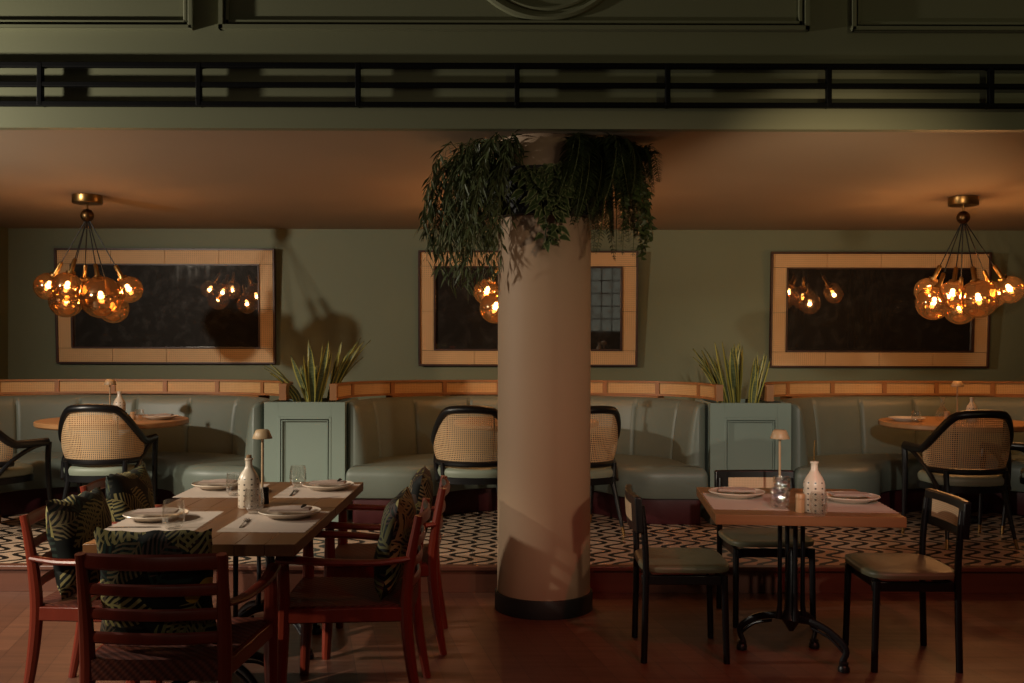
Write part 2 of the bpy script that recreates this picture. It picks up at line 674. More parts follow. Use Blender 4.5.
# ----------------------------------------------------------------------------
# the setting
# ----------------------------------------------------------------------------
mb = MB().box((0, 0.985, -0.05), (24, 9.97, 0.1))
struct('floor', mb, M['floor'], 'brown plank floor of the lower dining area', 'floor')
mb = MB().box((0, 7.95, 0.075), (24, 3.95, 0.168))
struct('floor_raised', mb, M['tiles'], 'raised floor with black wavy lines on cream tiles', 'floor')
# step: riser board and nosing
mb = MB().box((0, 5.965, 0.066), (24, 0.02, 0.13))
struct('trim_1', mb, M['riser'], 'wooden riser board of the step up to the tiles', 'step riser')
mb = MB().box((0, 5.972, 0.146), (24, 0.07, 0.028))
struct('trim_2', mb, M['riser'], 'wooden nosing along the edge of the step', 'step nosing', bevel=0.006)

mb = MB().box((0, WY + 0.06, 1.4), (24, 0.12, 2.8))
struct('wall_back', mb, M['wall'], 'green painted wall behind the three booths', 'wall')
mb = MB().box((-5.35, WY - 0.115, 1.4), (0.8, 0.23, 2.8))
struct('wall_left', mb, M['wall'], 'green wall return at the far left end', 'wall')
mb = MB().box((0, 7.56, CZ + 0.06), (24, 4.5, 0.12))
struct('ceiling', mb, M['ceiling'], 'low cream ceiling over the booths', 'ceiling')
mb = MB().box((0, 5.28, CZ + 0.065), (24, 0.06, 0.136))
struct('trim_3', mb, M['wall_up'], 'dark green fascia along the edge of the low ceiling', 'fascia')
mb = MB().box((0, 5.335, 3.58), (24, 0.16, 1.7))
struct('wall_upper', mb, M['wall_up'], 'dark green panelled wall above the balustrade', 'wall')
# unseen ends of the room, met only in the mirrors
mb = MB().box((0, -4.06, 1.95), (24, 0.12, 4.1))
struct('wall_front', mb, M['dark'], 'dark wall at the camera end of the room', 'wall')
for k, x in enumerate((-4.5, 4.6, 6.4, 8.4)):
    g = []
    for i in range(60):
        u = i / 59
        g.append([(x - 0.5 + u, -3.9 + 0.05 * math.sin(u * 62), z) for z in (0.02, 1.9, 3.6)])
    mb = MB().surf(g)
    g2 = [[(p[0], p[1] - 0.012, p[2]) for p in row] for row in g]
    mb.surf(g2)
    o = mb.build('curtain', M['curtain'])
    tag(o, 'slate curtain at the camera end, seen only in mirrors', 'curtain', 'curtains across the camera end wall')
w = MB().box((2.1, -3.985, 1.3), (1.0, 0.02, 1.8)).build('window_1', M['windowglow'])
w['kind'] = 'structure'
fr = MB()
for i in range(5):
    fr.box((1.6 + 0.25 * i, -3.965, 1.3), (0.025, 0.03, 1.8))
for j in range(7):
    fr.box((2.1, -3.965, 0.4 + 0.3 * j), (1.0, 0.03, 0.025))
fr.build('window_frame', M['black'], w)

# panel mouldings on the upper wall
UY = 5.252
def moulding(pts, closed, name):
    m1 = MB()
    for off, r in ((0.0, 0.011), (0.032, 0.007)):
        q = []
        c = sum((Vector(p) for p in pts), Vector()) / len(pts)
        for p in pts:
            p = Vector(p)
            s = Vector((math.copysign(1, c.x - p.x), 0, math.copysign(1, c.z - p.z)))
            q.append(p + s * off)
        for i in range(len(q)):
            a, b = q[i], q[(i + 1) % len(q)]
            d = (b - a).normalized() * r
            m1.box(((a + b) / 2)[:], (abs((b - a).x) + 2 * r, 0.07 if off == 0 else 0.04, abs((b - a).z) + 2 * r))
    return m1.build(name, M['wall_up'], None, 0.004)

zb = EYE + (YH - 29) * UY / F
for k, (x0, x1) in enumerate([((a - 512) * UY / F, (b - 512) * UY / F) for a, b in ((-420, 191), (221.5, 805), (852, 1450))]):
    o = moulding([(x0, UY, zb), (x1, UY, zb), (x1, UY, 4.15), (x0, UY, 4.15)], True, 'trim_%d' % (k + 4))
    o['kind'] = 'structure'
    o['label'] = ('left', 'middle', 'right')[k] + ' rectangular wall panel moulding above the balustrade'
    o['category'] = 'wall moulding'
cx = (545 - 512) * UY / F
mb = MB()
zc = EYE + (YH - 20) * UY / F + 0.46
for rr, r in ((0.45, 0.016), (0.40, 0.010), (0.335, 0.013)):
    mb.tube([(cx + rr * math.cos(2 * PI * k / 72), UY, zc + rr * math.sin(2 * PI * k / 72)) for k in range(72)], r * 1.4, 8, True)
o = mb.build('trim_7', M['wall_up'])
tag(o, 'round medallion moulding on the upper wall above the pillar', 'wall moulding', None, 'structure')

# pillar
PX, PY, PR = 0.182, 5.63, 0.262
mb = MB().lathe([(PR, 0.0), (PR, CZ + 0.0)], 96, (PX, PY, 0))
pil = mb.build('pillar', M['pillar'])
tag(pil, 'round cream plastered pillar with a black base', 'pillar', None, 'structure')
mb = MB().lathe([(PR + 0.002, 0.0), (PR + 0.014, 0.0), (PR + 0.014, 0.093), (PR + 0.010, 0.1), (PR + 0.002, 0.1)], 96, (PX, PY, 0))
mb.build('base_ring', M['blackmat'], pil)

# balustrade standing on the slab edge
RY = 5.203
bal = thing('balustrade', 'black metal balustrade with three rails on the ledge over the booths', 'railing', (0, RY, CZ + 0.13))
zt = EYE + (YH - 66) * RY / F - (CZ + 0.13)
zm = EYE + (YH - 85.5) * RY / F - (CZ + 0.13)
zl = EYE + (YH - 105) * RY / F - (CZ + 0.13)
for z, h in ((zt, 0.026), (zm, 0.024), (zl, 0.024)):
    MB().box((0, 0.0, z), (16, 0.034, h)).build('rail', M['rail'], bal, 0.003)
for x in (-279, -119, 40, 198.5, 357.5, 516.5, 667, 828, 990, 1150):
    X = (x - 512) * RY / F
    MB().box((X, 0.0, (zt + zl) / 2), (0.026, 0.036, zt - zl + 0.02)).build('post', M['rail'], bal, 0.003)
    mb = MB()
    for z in (zt, zl):
        mb.tube([(X, 0.015, z), (X, 0.054, z)], 0.007, 8)
    mb.build('wall_bracket', M['rail'], bal)

# ----------------------------------------------------------------------------
# mirrors
# ----------------------------------------------------------------------------
def make_mirror(w, h, nseg):
    root = thing('wall_mirror', '', 'mirror', group='framed mirrors on the back wall')
    f = 0.132
    # frame boards with mitred look, made of abutting veneer panels (uv metres)
    mb = MB()
    def panel(x0, x1, z0, z1):
        T = 0.03
        vs = [(x0, -T, z0), (x1, -T, z0), (x1, -T, z1), (x0, -T, z1), (x0, 0, z0), (x1, 0, z0), (x1, 0, z1), (x0, 0, z1)]
        fs = [(0, 1, 2, 3), (4, 7, 6, 5), (0, 4, 5, 1), (1, 5, 6, 2), (2, 6, 7, 3), (3, 7, 4, 0)]
        uv = [[(vs[i][0], vs[i][2]) for i in q] for q in fs]
        mb.add(vs, fs, uv)
    g = 0.004
    for z0 in (-h / 2, h / 2 - f):
        for k in range(nseg):
            a = -w / 2 + w * k / nseg
            panel(a + g / 2, a + w / nseg - g / 2, z0, z0 + f)
    for x0 in (-w / 2, w / 2 - f):
        for a, b in ((-h / 2 + f + g, -0.03), (-0.026, h / 2 - f - g)):
            panel(x0, x0 + f, a, b)
    mb.build('frame', M['caneframe'], root)
    def ring(name, W, H, t, d, y):
        r = MB()
        r.box((0, y, H / 2 + t / 2), (W + 2 * t, d, t)).box((0, y, -H / 2 - t / 2), (W + 2 * t, d, t))
        r.box((W / 2 + t / 2, y, 0), (t, d, H)).box((-W / 2 - t / 2, y, 0), (t, d, H))
        r.build(name, M['mirrortrim'], root, 0.003)
    ring('outer_trim', w, h, 0.018, 0.05, -0.025)
    ring('inner_trim', w - 2 * f - 0.03, h - 2 * f - 0.03, 0.015, 0.045, -0.0226)
    MB().box((0, -0.008, 0), (w - 2 * f - 0.026, 0.008, h - 2 * f - 0.026)).build('glass', M['mirror'], root)
    return root

TILT = 3.0
def put_mirror(root, x0, x1, y0, y1):
    d = WY - 0.04
    c = at((x0 + x1) / 2, (y0 + y1) / 2, d)
    root.location = c
    root.rotation_euler = (R(TILT), 0, 0)

mA = make_mirror(2.10, 1.09, 4)
put_mirror(mA, 57.3, 276, 249, 365)
mA['label'] = 'wide mirror in tan frame on the wall behind the left globe chandelier'
mB = dup(mA, (0, 0, 0), 0, 'wide mirror in tan frame half hidden behind the round pillar')
put_mirror(mB, 419, 637, 251, 366)
mC = dup(mA, (0, 0, 0), 0, 'wide mirror in tan frame behind the right globe chandelier')
put_mirror(mC, 767.5, 990, 251.5, 367)
for o in (mA, mB, mC):
    o.location.y = WY - 0.045

# ----------------------------------------------------------------------------
# chandeliers
# ----------------------------------------------------------------------------
DC = 7.62
def globe_set(cx, rows):
    X0 = (cx - 512) * DC / F
    out = []
    for (px, py, dy, r) in rows:
        p = at(px, py, DC + dy)
        out.append((p.x - X0, dy, p.z, r))
    return out
GLOBES = globe_set(87, [(101, 298, -0.17, 0.157), (66.5, 288, -0.12, 0.112), (129, 290.5, -0.02, 0.102), (66, 302, 0.10, 0.128),
                        (47.5, 287.5, 0.04, 0.104), (113.5, 309, 0.15, 0.118), (84, 292, 0.22, 0.105)])
GLOBES_R = globe_set(963, [(978.5, 298, -0.16, 0.142), (952, 293.5, -0.10, 0.102), (1010, 288.5, -0.02, 0.106), (933, 302, -0.02, 0.130),
                           (927.5, 290, 0.14, 0.102), (960, 307, 0.14, 0.128), (993, 293.5, 0.17, 0.104)])
LIGHT_SPOTS = []

def chandelier(X, label, rz, globes=GLOBES):
    root = thing('globe_chandelier', label, 'chandelier', (X, DC, CZ), 0, 'globe cluster chandeliers')
    MB().lathe([(0.107, -0.064), (0.111, -0.058), (0.111, -0.004), (0.107, 0.0)], 40).build('canopy', M['brass'], root)
    MB().tube([(0, 0, -0.064), (0, 0, -0.108)], 0.007, 8).build('stem', M['brass'], root)
    MB().sphere((0, 0, -0.155), 0.050, 24, 14).build('hub', M['bronze'], root)
    for (gx, gy, gz, r) in globes:
        ca, sa = math.cos(rz), math.sin(rz)
        x, y = gx * ca - gy * sa, gx * sa + gy * ca
        z = gz - CZ
        c = Vector((x, y, z))
        top = Vector((x * 0.06, y * 0.06, -0.200))
        up = (top - c).normalized()
        a = c + up * (r * 0.96)
        b = c + up * (r + 0.115)
        cord = MB().tube([b, b.lerp(top, 0.5), top], 0.0042, 6)
        cord.build('cord', M['blackmat'], root)
        s = MB().tube([a - up * 0.012, a + up * 0.012, a + up * 0.014, b - up * 0.01, b], [0.036, 0.036, 0.017, 0.017, 0.011], 14)
        s.build('lamp_holder', M['brass'], root)
        g = MB()
        g.sphere((0, 0, 0), r, 32, 18)
        go = g.build('globe', M['amber'], root)
        go.location = c
        bb = MB().sphere((0, 0, 0), 0.017, 14, 10)
        bo = bb.build('bulb', M['bulb'], go)
        bo.location = up * 0.03
        LIGHT_SPOTS.append(Vector((X, DC, CZ)) + c - up * 0.005)
    return root

chandelier((87 - 512) * DC / F, 'cluster of amber glass globes hanging over the left round table', 0.0)
chandelier(0.07, 'cluster of amber glass globes mostly hidden behind the pillar', 2.6)
chandelier((963 - 512) * DC / F, 'cluster of amber glass globes hanging over the right round table', 0.0, GLOBES_R)

# ----------------------------------------------------------------------------
# booths
# ----------------------------------------------------------------------------
def sup(a, b, y0, n, N=160):
    """U shaped super-ellipse, left end to right end, evenly spaced."""
    raw = []
    K = 900
    for k in range(K + 1):
        t = PI - PI * k / K
        c, s = math.cos(t), max(math.sin(t), 0)
        raw.append(Vector((a * math.copysign(abs(c) ** (2 / n), c), y0 + b * s ** (2 / n), 0)))
    L = [0]
    for i in range(1, len(raw)):
        L.append(L[-1] + (raw[i] - raw[i - 1]).length)
    out = []
    j = 0
    for k in range(N + 1):
        s = L[-1] * k / N
        while j < len(L) - 2 and L[j + 1] < s:
            j += 1
        f = (s - L[j]) / max(L[j + 1] - L[j], 1e-9)
        out.append(raw[j].lerp(raw[j + 1], min(max(f, 0), 1)))
    return out, L[-1]


def normals(pts):
    ns = []
    for i in range(len(pts)):
        t = (pts[min(i + 1, len(pts) - 1)] - pts[max(i - 1, 0)]).normalized()
        ns.append(Vector((-t.y, t.x, 0)))      # to the left of travel: outward of the U
    return ns


BY = 7.40          # local origin y of a booth
LEDGE_Z = 1.062
def make_booth():
    root = thing('booth_sofa', '', 'booth sofa', group='sage green booth sofas')
    zs = -PZ
    # --- back with wide channels
    pts, L = sup(1.205, 1.02, 0.02, 2.7, 224)
    ns = normals(pts)
    NP = 8
    prof0 = [(0.012, 0.36), (0.0, 0.40), (0.004, 0.5), (0.014, 0.62), (0.03, 0.74), (0.043, 0.81), (0.056, 0.855), (0.075, 0.882),
             (0.10, 0.893), (0.132, 0.893), (0.139, 0.88), (0.139, 0.30), (0.05, 0.30)]
    grid = []
    for i, p in enumerate(pts):
        s = i / (len(pts) - 1)
        u = (s * NP) % 1.0
        if i == len(pts) - 1:
            u = 0.0
        e = min(u, 1 - u)
        groove = 0.020 * math.exp(-(e / 0.020) ** 2) if 0.02 < s < 0.98 else 0.0
        bulge = 0.012 * math.sin(PI * u)
        dist = min(i, len(pts) - 1 - i) / (len(pts) - 1) * L
        rr = 0.07
        k = 1.0
        if dist < rr:
            k = math.sqrt(max(1 - (1 - dist / rr) ** 2, 0.0))
        row = []
        for (o, z) in prof0:
            front = 1.0 if z < 0.87 and o < 0.08 else 0.0
            oo = o + front * (groove - bulge)
            mid = 0.075
            oo = mid + (oo - mid) * (0.15 + 0.85 * k)
            zz = 0.30 + (z - 0.30) * (0.93 + 0.07 * k)
            row.append((p.x + ns[i].x * oo, p.y + ns[i].y * oo, zz))
        grid.append(row)
    mb = MB().surf(grid, None, False, True)
    n = len(prof0)
    mb.f.append(list(range(n)))
    mb.uv.append([(0, 0)] * n)
    m_ = len(mb.v)
    mb.f.append(list(range(m_ - n, m_)))
    mb.uv.append([(0, 0)] * n)
    mb.build('backrest', M['leather'], root, angle=60)
    # --- seat cushion
    def ringpts(inset):
        O, Lo = sup(1.195, 1.01, -0.10, 2.7, 2400)
        I, _ = sup(0.68, 0.60, -0.10, 2.2, 2400)
        res = []
        idx = sorted(set([round(2400 * k / 110) for k in range(111)] + [round(200 * (1 - math.cos(PI / 2 * k / 14))) for k in range(15)]
                         + [2400 - round(200 * (1 - math.cos(PI / 2 * k / 14))) for k in range(15)]))
        for i in idx:
            o, q = O[i], I[i]
            d = q - o
            w = d.length
            dist = min(i, 2400 - i) / 2400 * Lo
            Rr = 0.33
            sh = 0.0
            if dist < Rr:
                sh = Rr - math.sqrt(max(Rr * Rr - (Rr - dist) ** 2, 0))
            dn = d.normalized()
            res.append((o + dn * inset, o + dn * (w - sh - inset)))
        return res
    def slab(z0, z1, inset, rad, name, mat):
        base = ringpts(inset)
        # outer run at full width so that the seat runs under the back
        out = [p for p in sup(1.335 - inset, 1.10, -0.10 + inset, 2.7, 70)[0]]
        inn = [Vector((q.x, q.y + inset, 0)) for (o, q) in base][::-1]
        # soften the outer front corners a little
        poly = out + inn
        poly[0] = poly[0] + Vector((0.0, 0.012, 0))
        L = [0.0]
        n0 = len(poly)
        for k in range(n0):
            L.append(L[-1] + (poly[(k + 1) % n0] - poly[k]).length)
        NP_ = 420
        P = []
        k = 0
        for m in range(NP_):
            sd = L[-1] * m / NP_
            while L[k + 1] < sd:
                k += 1
            f = (sd - L[k]) / max(L[k + 1] - L[k], 1e-9)
            P.append(poly[k].lerp(poly[(k + 1) % n0], f))
        # light smoothing keeps the fillets round
        for it in range(3):
            P = [P[m] * 0.5 + (P[m - 1] + P[(m + 1) % NP_]) * 0.25 for m in range(NP_)]
        area = sum(P[m].x * P[(m + 1) % NP_].y - P[(m + 1) % NP_].x * P[m].y for m in range(NP_))
        sg = 1 if area > 0 else -1
        nin = []
        for m in range(NP_):
            t = (P[(m + 3) % NP_] - P[m - 3]).normalized()
            nin.append(Vector((-t.y, t.x, 0)) * sg)
        prof = [(0.012, z0), (0.0, z0 + 0.012)] + [(rad * (1 - math.cos(a)), z1 - rad + rad * math.sin(a)) for a in [PI / 2 * q / 7 for q in range(8)]]
        prof += [(rad + 0.03, z1 + 0.002)]
        grid = [[(p.x + n_.x * d_, p.y + n_.y * d_, z) for (p, n_) in zip(P, nin)] for (d_, z) in prof]
        mb = MB().surf(grid, None, False, True)
        nv = len(mb.v)
        # flat top closed by a zipper of triangles between the outer and the inner edge
        iL = min(range(NP_), key=lambda m: abs(P[m].x + 1.0) + 5 * abs(P[m].y - min(p.y for p in P)))
        iR = min(range(NP_), key=lambda m: abs(P[m].x - 1.0) + 5 * abs(P[m].y - min(p.y for p in P)))
        A, k = [iL], iL
        while k != iR:
            k = (k + 1) % NP_
            A.append(k)
        B, k = [iL], iL
        while k != iR:
            k = (k - 1) % NP_
            B.append(k)
        o0 = nv - NP_
        ia = ib = 0
        while ia < len(A) - 1 or ib < len(B) - 1:
            if ib >= len(B) - 1 or (ia < len(A) - 1 and (ia + 1) / len(A) <= (ib + 1) / len(B)):
                tri = (A[ia], A[ia + 1], B[ib])
                ia += 1
            else:
                tri = (A[ia], B[ib + 1], B[ib])
                ib += 1
            if len(set(tri)) == 3:
                mb.f.append([o0 + t_ for t_ in tri])
                mb.uv.append([(0, 0)] * 3)
        mb.build(name, mat, root, angle=50)
    slab(0.195, 0.428, 0.0, 0.075, 'seat', M['leather'])
    slab(0.0, 0.193, 0.045, 0.012, 'plinth', M['burgundy'])
    # --- cane ledge on top of the back
    pts, L = sup(1.468, 1.03, 0.16, 2.8, 224)
    ns = normals(pts)
    zb = LEDGE_Z - PZ
    hgt = 0.124
    def strip(o0, o1, z0, z1, i0=0, i1=224):
        g, ug = [], []
        for i in range(i0, i1 + 1):
            p, nn = pts[i], ns[i]
            g.append([(p.x + nn.x * o, p.y + nn.y * o, z) for (o, z) in ((o0, z0), (o0, z1), (o1, z1), (o1, z0))])
            u = L * i / 224
            ug.append([(u, z0), (u, z1), (u, z1), (u, z0)])
        m_ = MB().surf(g, ug, False, True)
        nv = len(m_.v)
        m_.f.append([0, 1, 2, 3])
        m_.uv.append([(0, 0)] * 4)
        m_.f.append([nv - 4, nv - 3, nv - 2, nv - 1])
        m_.uv.append([(0, 0)] * 4)
        return m_
    strip(-0.028, 0.028, zb, zb + 0.018).build('ledge_rail', M['ledge'], root)
    strip(-0.030, 0.030, zb + hgt - 0.016, zb + hgt).build('ledge_rail', M['ledge'], root)
    NPAN = 9
    cuts = [round(224 * k / NPAN) for k in range(NPAN + 1)]
    for k in cuts:
        a, b = max(k - 1, 0), min(k + 1, 224)
        if k in (0, 224):
            a, b = (0, 4) if k == 0 else (220, 224)
        strip(-0.026, 0.026, zb + 0.0182, zb + hgt - 0.0162, a, b).build('ledge_post', M['ledge'], root)
    for k in range(NPAN):
        a, b = cuts[k] + (4 if k == 0 else 1), cuts[k + 1] - (4 if k == NPAN - 1 else 1)
        strip(-0.014, 0.012, zb + 0.0182, zb + hgt - 0.0162, a, b).build('cane_panel', M['canefine'], root)
    # wall of the booth filling the space between the back and the ledge
    g = []
    bp, _ = sup(1.342, 1.157, 0.04, 2.7, 224)
    for i in range(224 + 1):
        t = i / 224
        if not 0.21 < t < 0.79:
            continue
        p, nn = pts[i], ns[i]
        q = bp[i]
        out = Vector((p.x + nn.x * 0.028, p.y + nn.y * 0.028, 0))
        inn = q + Vector((0, 0, 0))
        g.append([(inn.x, inn.y, zb - 0.03), (inn.x, inn.y, zb - 0.001), (out.x, out.y, zb - 0.001), (out.x, out.y, zb - 0.03)])
    mb = MB().surf(g, None, False, True)
    mb.build('ledge_base', M['ledge'], root)
    return root

PLX = [-1.535, 1.77]
BX = [0.11 - 3.32, 0.11, 0.11 + 3.32]
b1 = make_booth()
b1.location = (BX[1], BY, PZ)
b1['label'] = 'curved sage green booth sofa in the middle, partly behind the pillar'
b0 = dup(b1, (BX[0], BY, PZ), 0, 'curved sage green booth sofa under the left mirror')
b2 = dup(b1, (BX[2], BY, PZ), 0, 'curved sage green booth sofa under the right mirror')

# ----------------------------------------------------------------------------
# planters between the booths, with snake plants
# ----------------------------------------------------------------------------
def make_planter():
    root = thing('planter_cabinet', '', 'planter', group='sage cabinets between the booths')
    w, h, d = 0.600, LEDGE_Z - PZ - 0.004, 0.62
    t = 0.022
    mb = MB()
    mb.box((-w / 2 + t / 2, d / 2, h / 2), (t, d, h)).box((w / 2 - t / 2, d / 2, h / 2), (t, d, h))
    mb.box((0, d - t / 2, h / 2), (w - 2 * t, t, h)).box((0, 0.02 + t / 2, h / 2), (w - 2 * t, t, h))
    mb.build('body', M['planter'], root, 0.002)
    # face frame
    fw = 0.103
    mb = MB()
    mb.box((-w / 2 + fw / 2, 0.009, h / 2), (fw, 0.022, h)).box((w / 2 - fw / 2, 0.009, h / 2), (fw, 0.022, h))
    mb.box((0, 0.009, h - 0.055), (w - 2 * fw, 0.022, 0.11)).box((0, 0.009, 0.07), (w - 2 * fw, 0.022, 0.14))
    mb.build('face_frame', M['planter'], root, 0.002)
    pw, ph = w - 2 * fw, h - 0.25
    zc = 0.14 + ph / 2
    mb = MB()
    for (a, b) in ((0.0, 0.016), (0.024, 0.008)):
        x0, z0 = pw / 2 - a - b / 2, ph / 2 - a - b / 2
        dd = 0.034 if a == 0 else 0.026
        mb.box((-x0, 0.011, zc), (b, dd, ph - 2 * a)).box((x0, 0.011, zc), (b, dd, ph - 2 * a))
        mb.box((0, 0.011, zc + z0), (2 * x0 - b, dd, b)).box((0, 0.011, zc - z0), (2 * x0 - b, dd, b))
    mb.build('panel_moulding', M['planter'], root, 0.002)
    MB().box((0, d / 2 + 0.01, h - 0.06), (w - 2 * t - 0.002, d - 2 * t - 0.03, 0.05)).build('soil', M['soil'], root)
    return root

pl = make_planter()
pl.location = (PLX[0], 7.375, PZ)
pl['label'] = 'sage panelled planter cabinet left of the pillar, behind the wooden dining table'
pl2 = dup(pl, (PLX[1], 7.375, PZ), 0, 'sage panelled planter cabinet right of the pillar')


def sword(mb, base, az, lean, h, w, curve, rs):
    d = Vector((math.cos(az), math.sin(az), 0))
    side = Vector((-math.sin(az + rs), math.cos(az + rs), 0))
    N = 9
    grid, ug = [], []
    for k in range(N + 1):
        t = k / N
        p = base + Vector((0, 0, 1)) * (h * t * math.cos(lean * t)) + d * (h * (math.sin(lean) * t + curve * t * t))
        ww = w * (0.55 + 0.45 * math.sin(PI * min(t * 1.1, 1) * 0.55)) * (1 - t ** 3.2) + 0.0012
        nrm = side.cross(Vector((0, 0, 1)))
        row = []
        for q, f in ((-1, 0.0), (-0.4, 0.3), (0.4, 0.7), (1, 1.0)):
            row.append(p + side * (ww * 0.5 * q) + nrm * (ww * 0.22 * (q * q)) + Vector((0, 0, 0.004 * math.sin(9 * t + q))))
        grid.append(row)
        ug.append([(f, t) for f in (0, 0.3, 0.7, 1.0)])
    mb.surf(grid, ug)
    g2 = [[p + side.cross(Vector((0, 0, 1))) * 0.003 for p in row] for row in grid]
    mb.surf(g2, ug)


def snake_plant(loc, n, hmin, hmax, lean, label, seed, w=0.045, sweep=None, arch=(-0.02, 0.10)):
    r = random.Random(seed)
    mb = MB()
    for k in range(n):
        az = r.uniform(0, 2 * PI) if sweep is None else R(r.uniform(*sweep))
        rr = r.uniform(0.0, 0.055)
        base = Vector((rr * math.cos(az), rr * math.sin(az), 0))
        sword(mb, base, az, lean * r.uniform(0.3, 1.2), r.uniform(hmin, hmax), w * r.uniform(0.75, 1.15), r.uniform(*arch), r.uniform(-1.2, 1.2))
    o = mb.build('snake_plant', M['snake'], None, angle=60)
    o.location = loc
    return tag(o, label, 'plant', 'snake plants in the planters')


SZ = LEDGE_Z - 0.042
snake_plant((PLX[0] - 0.10, 7.78, SZ), 6, 0.22, 0.32, 0.30, 'small sparse snake plant at the left end of the left planter', 1, 0.045, (150, 225), (0.5, 1.0))
snake_plant((PLX[0] + 0.00, 7.70, SZ), 22, 0.28, 0.53, 0.30, 'tallest snake plant clump with yellow edged leaves in the left planter', 2, 0.062)
snake_plant((PLX[0] + 0.09, 7.82, SZ), 17, 0.32, 0.52, 0.14, 'dark snake plant at the right end of the left planter', 3, 0.05, (-60, 60), (0.1, 0.55))
snake_plant((PLX[1] - 0.09, 7.82, SZ), 20, 0.30, 0.46, 0.14, 'dark bushy snake plant at the left end of the right planter', 4, 0.042, (120, 240), (0.1, 0.6))
snake_plant((PLX[1] - 0.03, 7.70, SZ), 12, 0.34, 0.52, 0.22, 'snake plant with the tallest broad leaf in the right planter', 5, 0.075)
snake_plant((PLX[1] + 0.07, 7.70, SZ), 15, 0.26, 0.44, 0.24, 'yellow edged snake plant at the right end of the right planter', 6, 0.052, (-90, 90), (0.0, 0.15))

# ----------------------------------------------------------------------------
# tables
# ----------------------------------------------------------------------------
def round_table(X, label):
    root = thing('round_table', label, 'table', (X, DC, PZ), 0, 'round wooden tables in the booths')
    MB().lathe([(0.53, 0.705), (0.544, 0.709), (0.552, 0.718), (0.552, 0.742), (0.547, 0.748), (0.537, 0.75)], 72).build('tabletop', M['round'], root)
    MB().lathe([(0.035, 0.028), (0.03, 0.06), (0.028, 0.66), (0.05, 0.69), (0.16, 0.704)], 24).build('pedestal', M['iron'], root)
    MB().lathe([(0.175, 0.0), (0.18, 0.008), (0.16, 0.02), (0.05, 0.0275)], 40).build('base', M['iron'], root)
    return root

RX = [-3.05, 0.11, 3.39]
round_table(RX[0], 'round wooden table in the left booth')
round_table(RX[1], 'round wooden table in the middle booth behind the pillar')
round_table(RX[2], 'round wooden table in the right booth')


def iron_base(root, feet_r, H, a0, legs=4):
    """four slim columns on arched legs."""
    for k in range(4):
        a = a0 + PI / 4 + k * PI / 2
        x, y = 0.055 * math.cos(a), 0.055 * math.sin(a)
        MB().tube([(x * 1.1, y * 1.1, 0.20), (x, y, 0.26), (x, y, 0.45), (x, y, H - 0.06), (x * 1.3, y * 1.3, H - 0.006)],
                  [0.015, 0.011, 0.010, 0.011, 0.016], 10).build('column', M['iron'], root)
    MB().tube([(0, 0, 0.14), (0, 0, 0.17), (0, 0, 0.20), (0, 0, 0.24), (0, 0, 0.5), (0, 0, 0.52)], [0.012, 0.03, 0.05, 0.03, 0.018, 0.008], 16).build('hub', M['iron'], root)
    for k in range(legs):
        a = a0 + (k - (1 if legs == 3 else 0)) * PI / 2
        d = Vector((math.cos(a), math.sin(a), 0))
        p = [d * 0.03 + Vector((0, 0, 0.20)), d * 0.10 + Vector((0, 0, 0.198)), d * 0.19 + Vector((0, 0, 0.168)),
             d * 0.265 + Vector((0, 0, 0.105)), d * (feet_r - 0.01) + Vector((0, 0, 0.035)), d * feet_r + Vector((0, 0, 0.016))]
        lg = MB().tube(smooth_path(p, 5), [0.019 - 0.006 * i / 25 for i in range(26)], 10, flat=0.75)
        q = [v - Vector((0, 0, 0.028)) for v in p[1:-2]]
        lg.tube(smooth_path(q, 5), 0.007, 8)
        leg = lg.build('leg', M['iron'], root)
        f = d * feet_r
        ft = MB().lathe([(0.016, 0.0), (0.026, 0.004), (0.026, 0.02), (0.019, 0.03), (0.022, 0.042), (0.012, 0.05)], 16, (f.x, f.y, 0))
        ft.build('foot', M['iron'], leg)
    mb = MB()
    for k in range(2):
        a = a0 + PI / 4 + k * PI / 2
        mb.box((0, 0, 0), (0.5, 0.035, 0.012), Matrix.Translation((0, 0, H - 0.007)) @ Matrix.Rotation(a, 4, 'Z'))
    mb.build('top_bracket', M['iron'], root)


def square_table(loc, sx, sy, rotz, label, mat):
    root = thing('dining_table', label, 'table', loc, rotz, 'square wooden dining tables')
    nb = 7
    mb = MB()
    for k in range(nb):
        w = sx / nb
        mb.box((-sx / 2 + w * (k + 0.5), 0, 0.728), (w - 0.0006, sy, 0.044))
    mb.build('tabletop', mat, root, 0.002)
    iron_base(root, 0.29, 0.706, PI / 4 + 0.1)
    return root

LTX = -1.190
square_table((LTX + 0.016, 4.035, 0), 0.773, 0.83, 0, 'nearer half of the left dining pair, square wooden table beside the front armchair', M['table'])
square_table((LTX + 0.010, 4.873, 0), 0.785, 0.836, 0, 'farther half of the left dining pair, square wooden table nearer the planter', M['table'])
RT = thing('dining_table', 'square wooden table on black iron base right of the pillar', 'table', (1.315, 4.68, 0), R(-5), 'square wooden dining tables')
mb = MB()
for k in range(7):
    w = 0.85 / 7
    mb.box((0, -0.425 + w * (k + 0.5), 0.728), (0.80, w - 0.0006, 0.044))
mb.build('tabletop', M['tablex'], RT, 0.002)
iron_base(RT, 0.255, 0.706, R(54), 3)

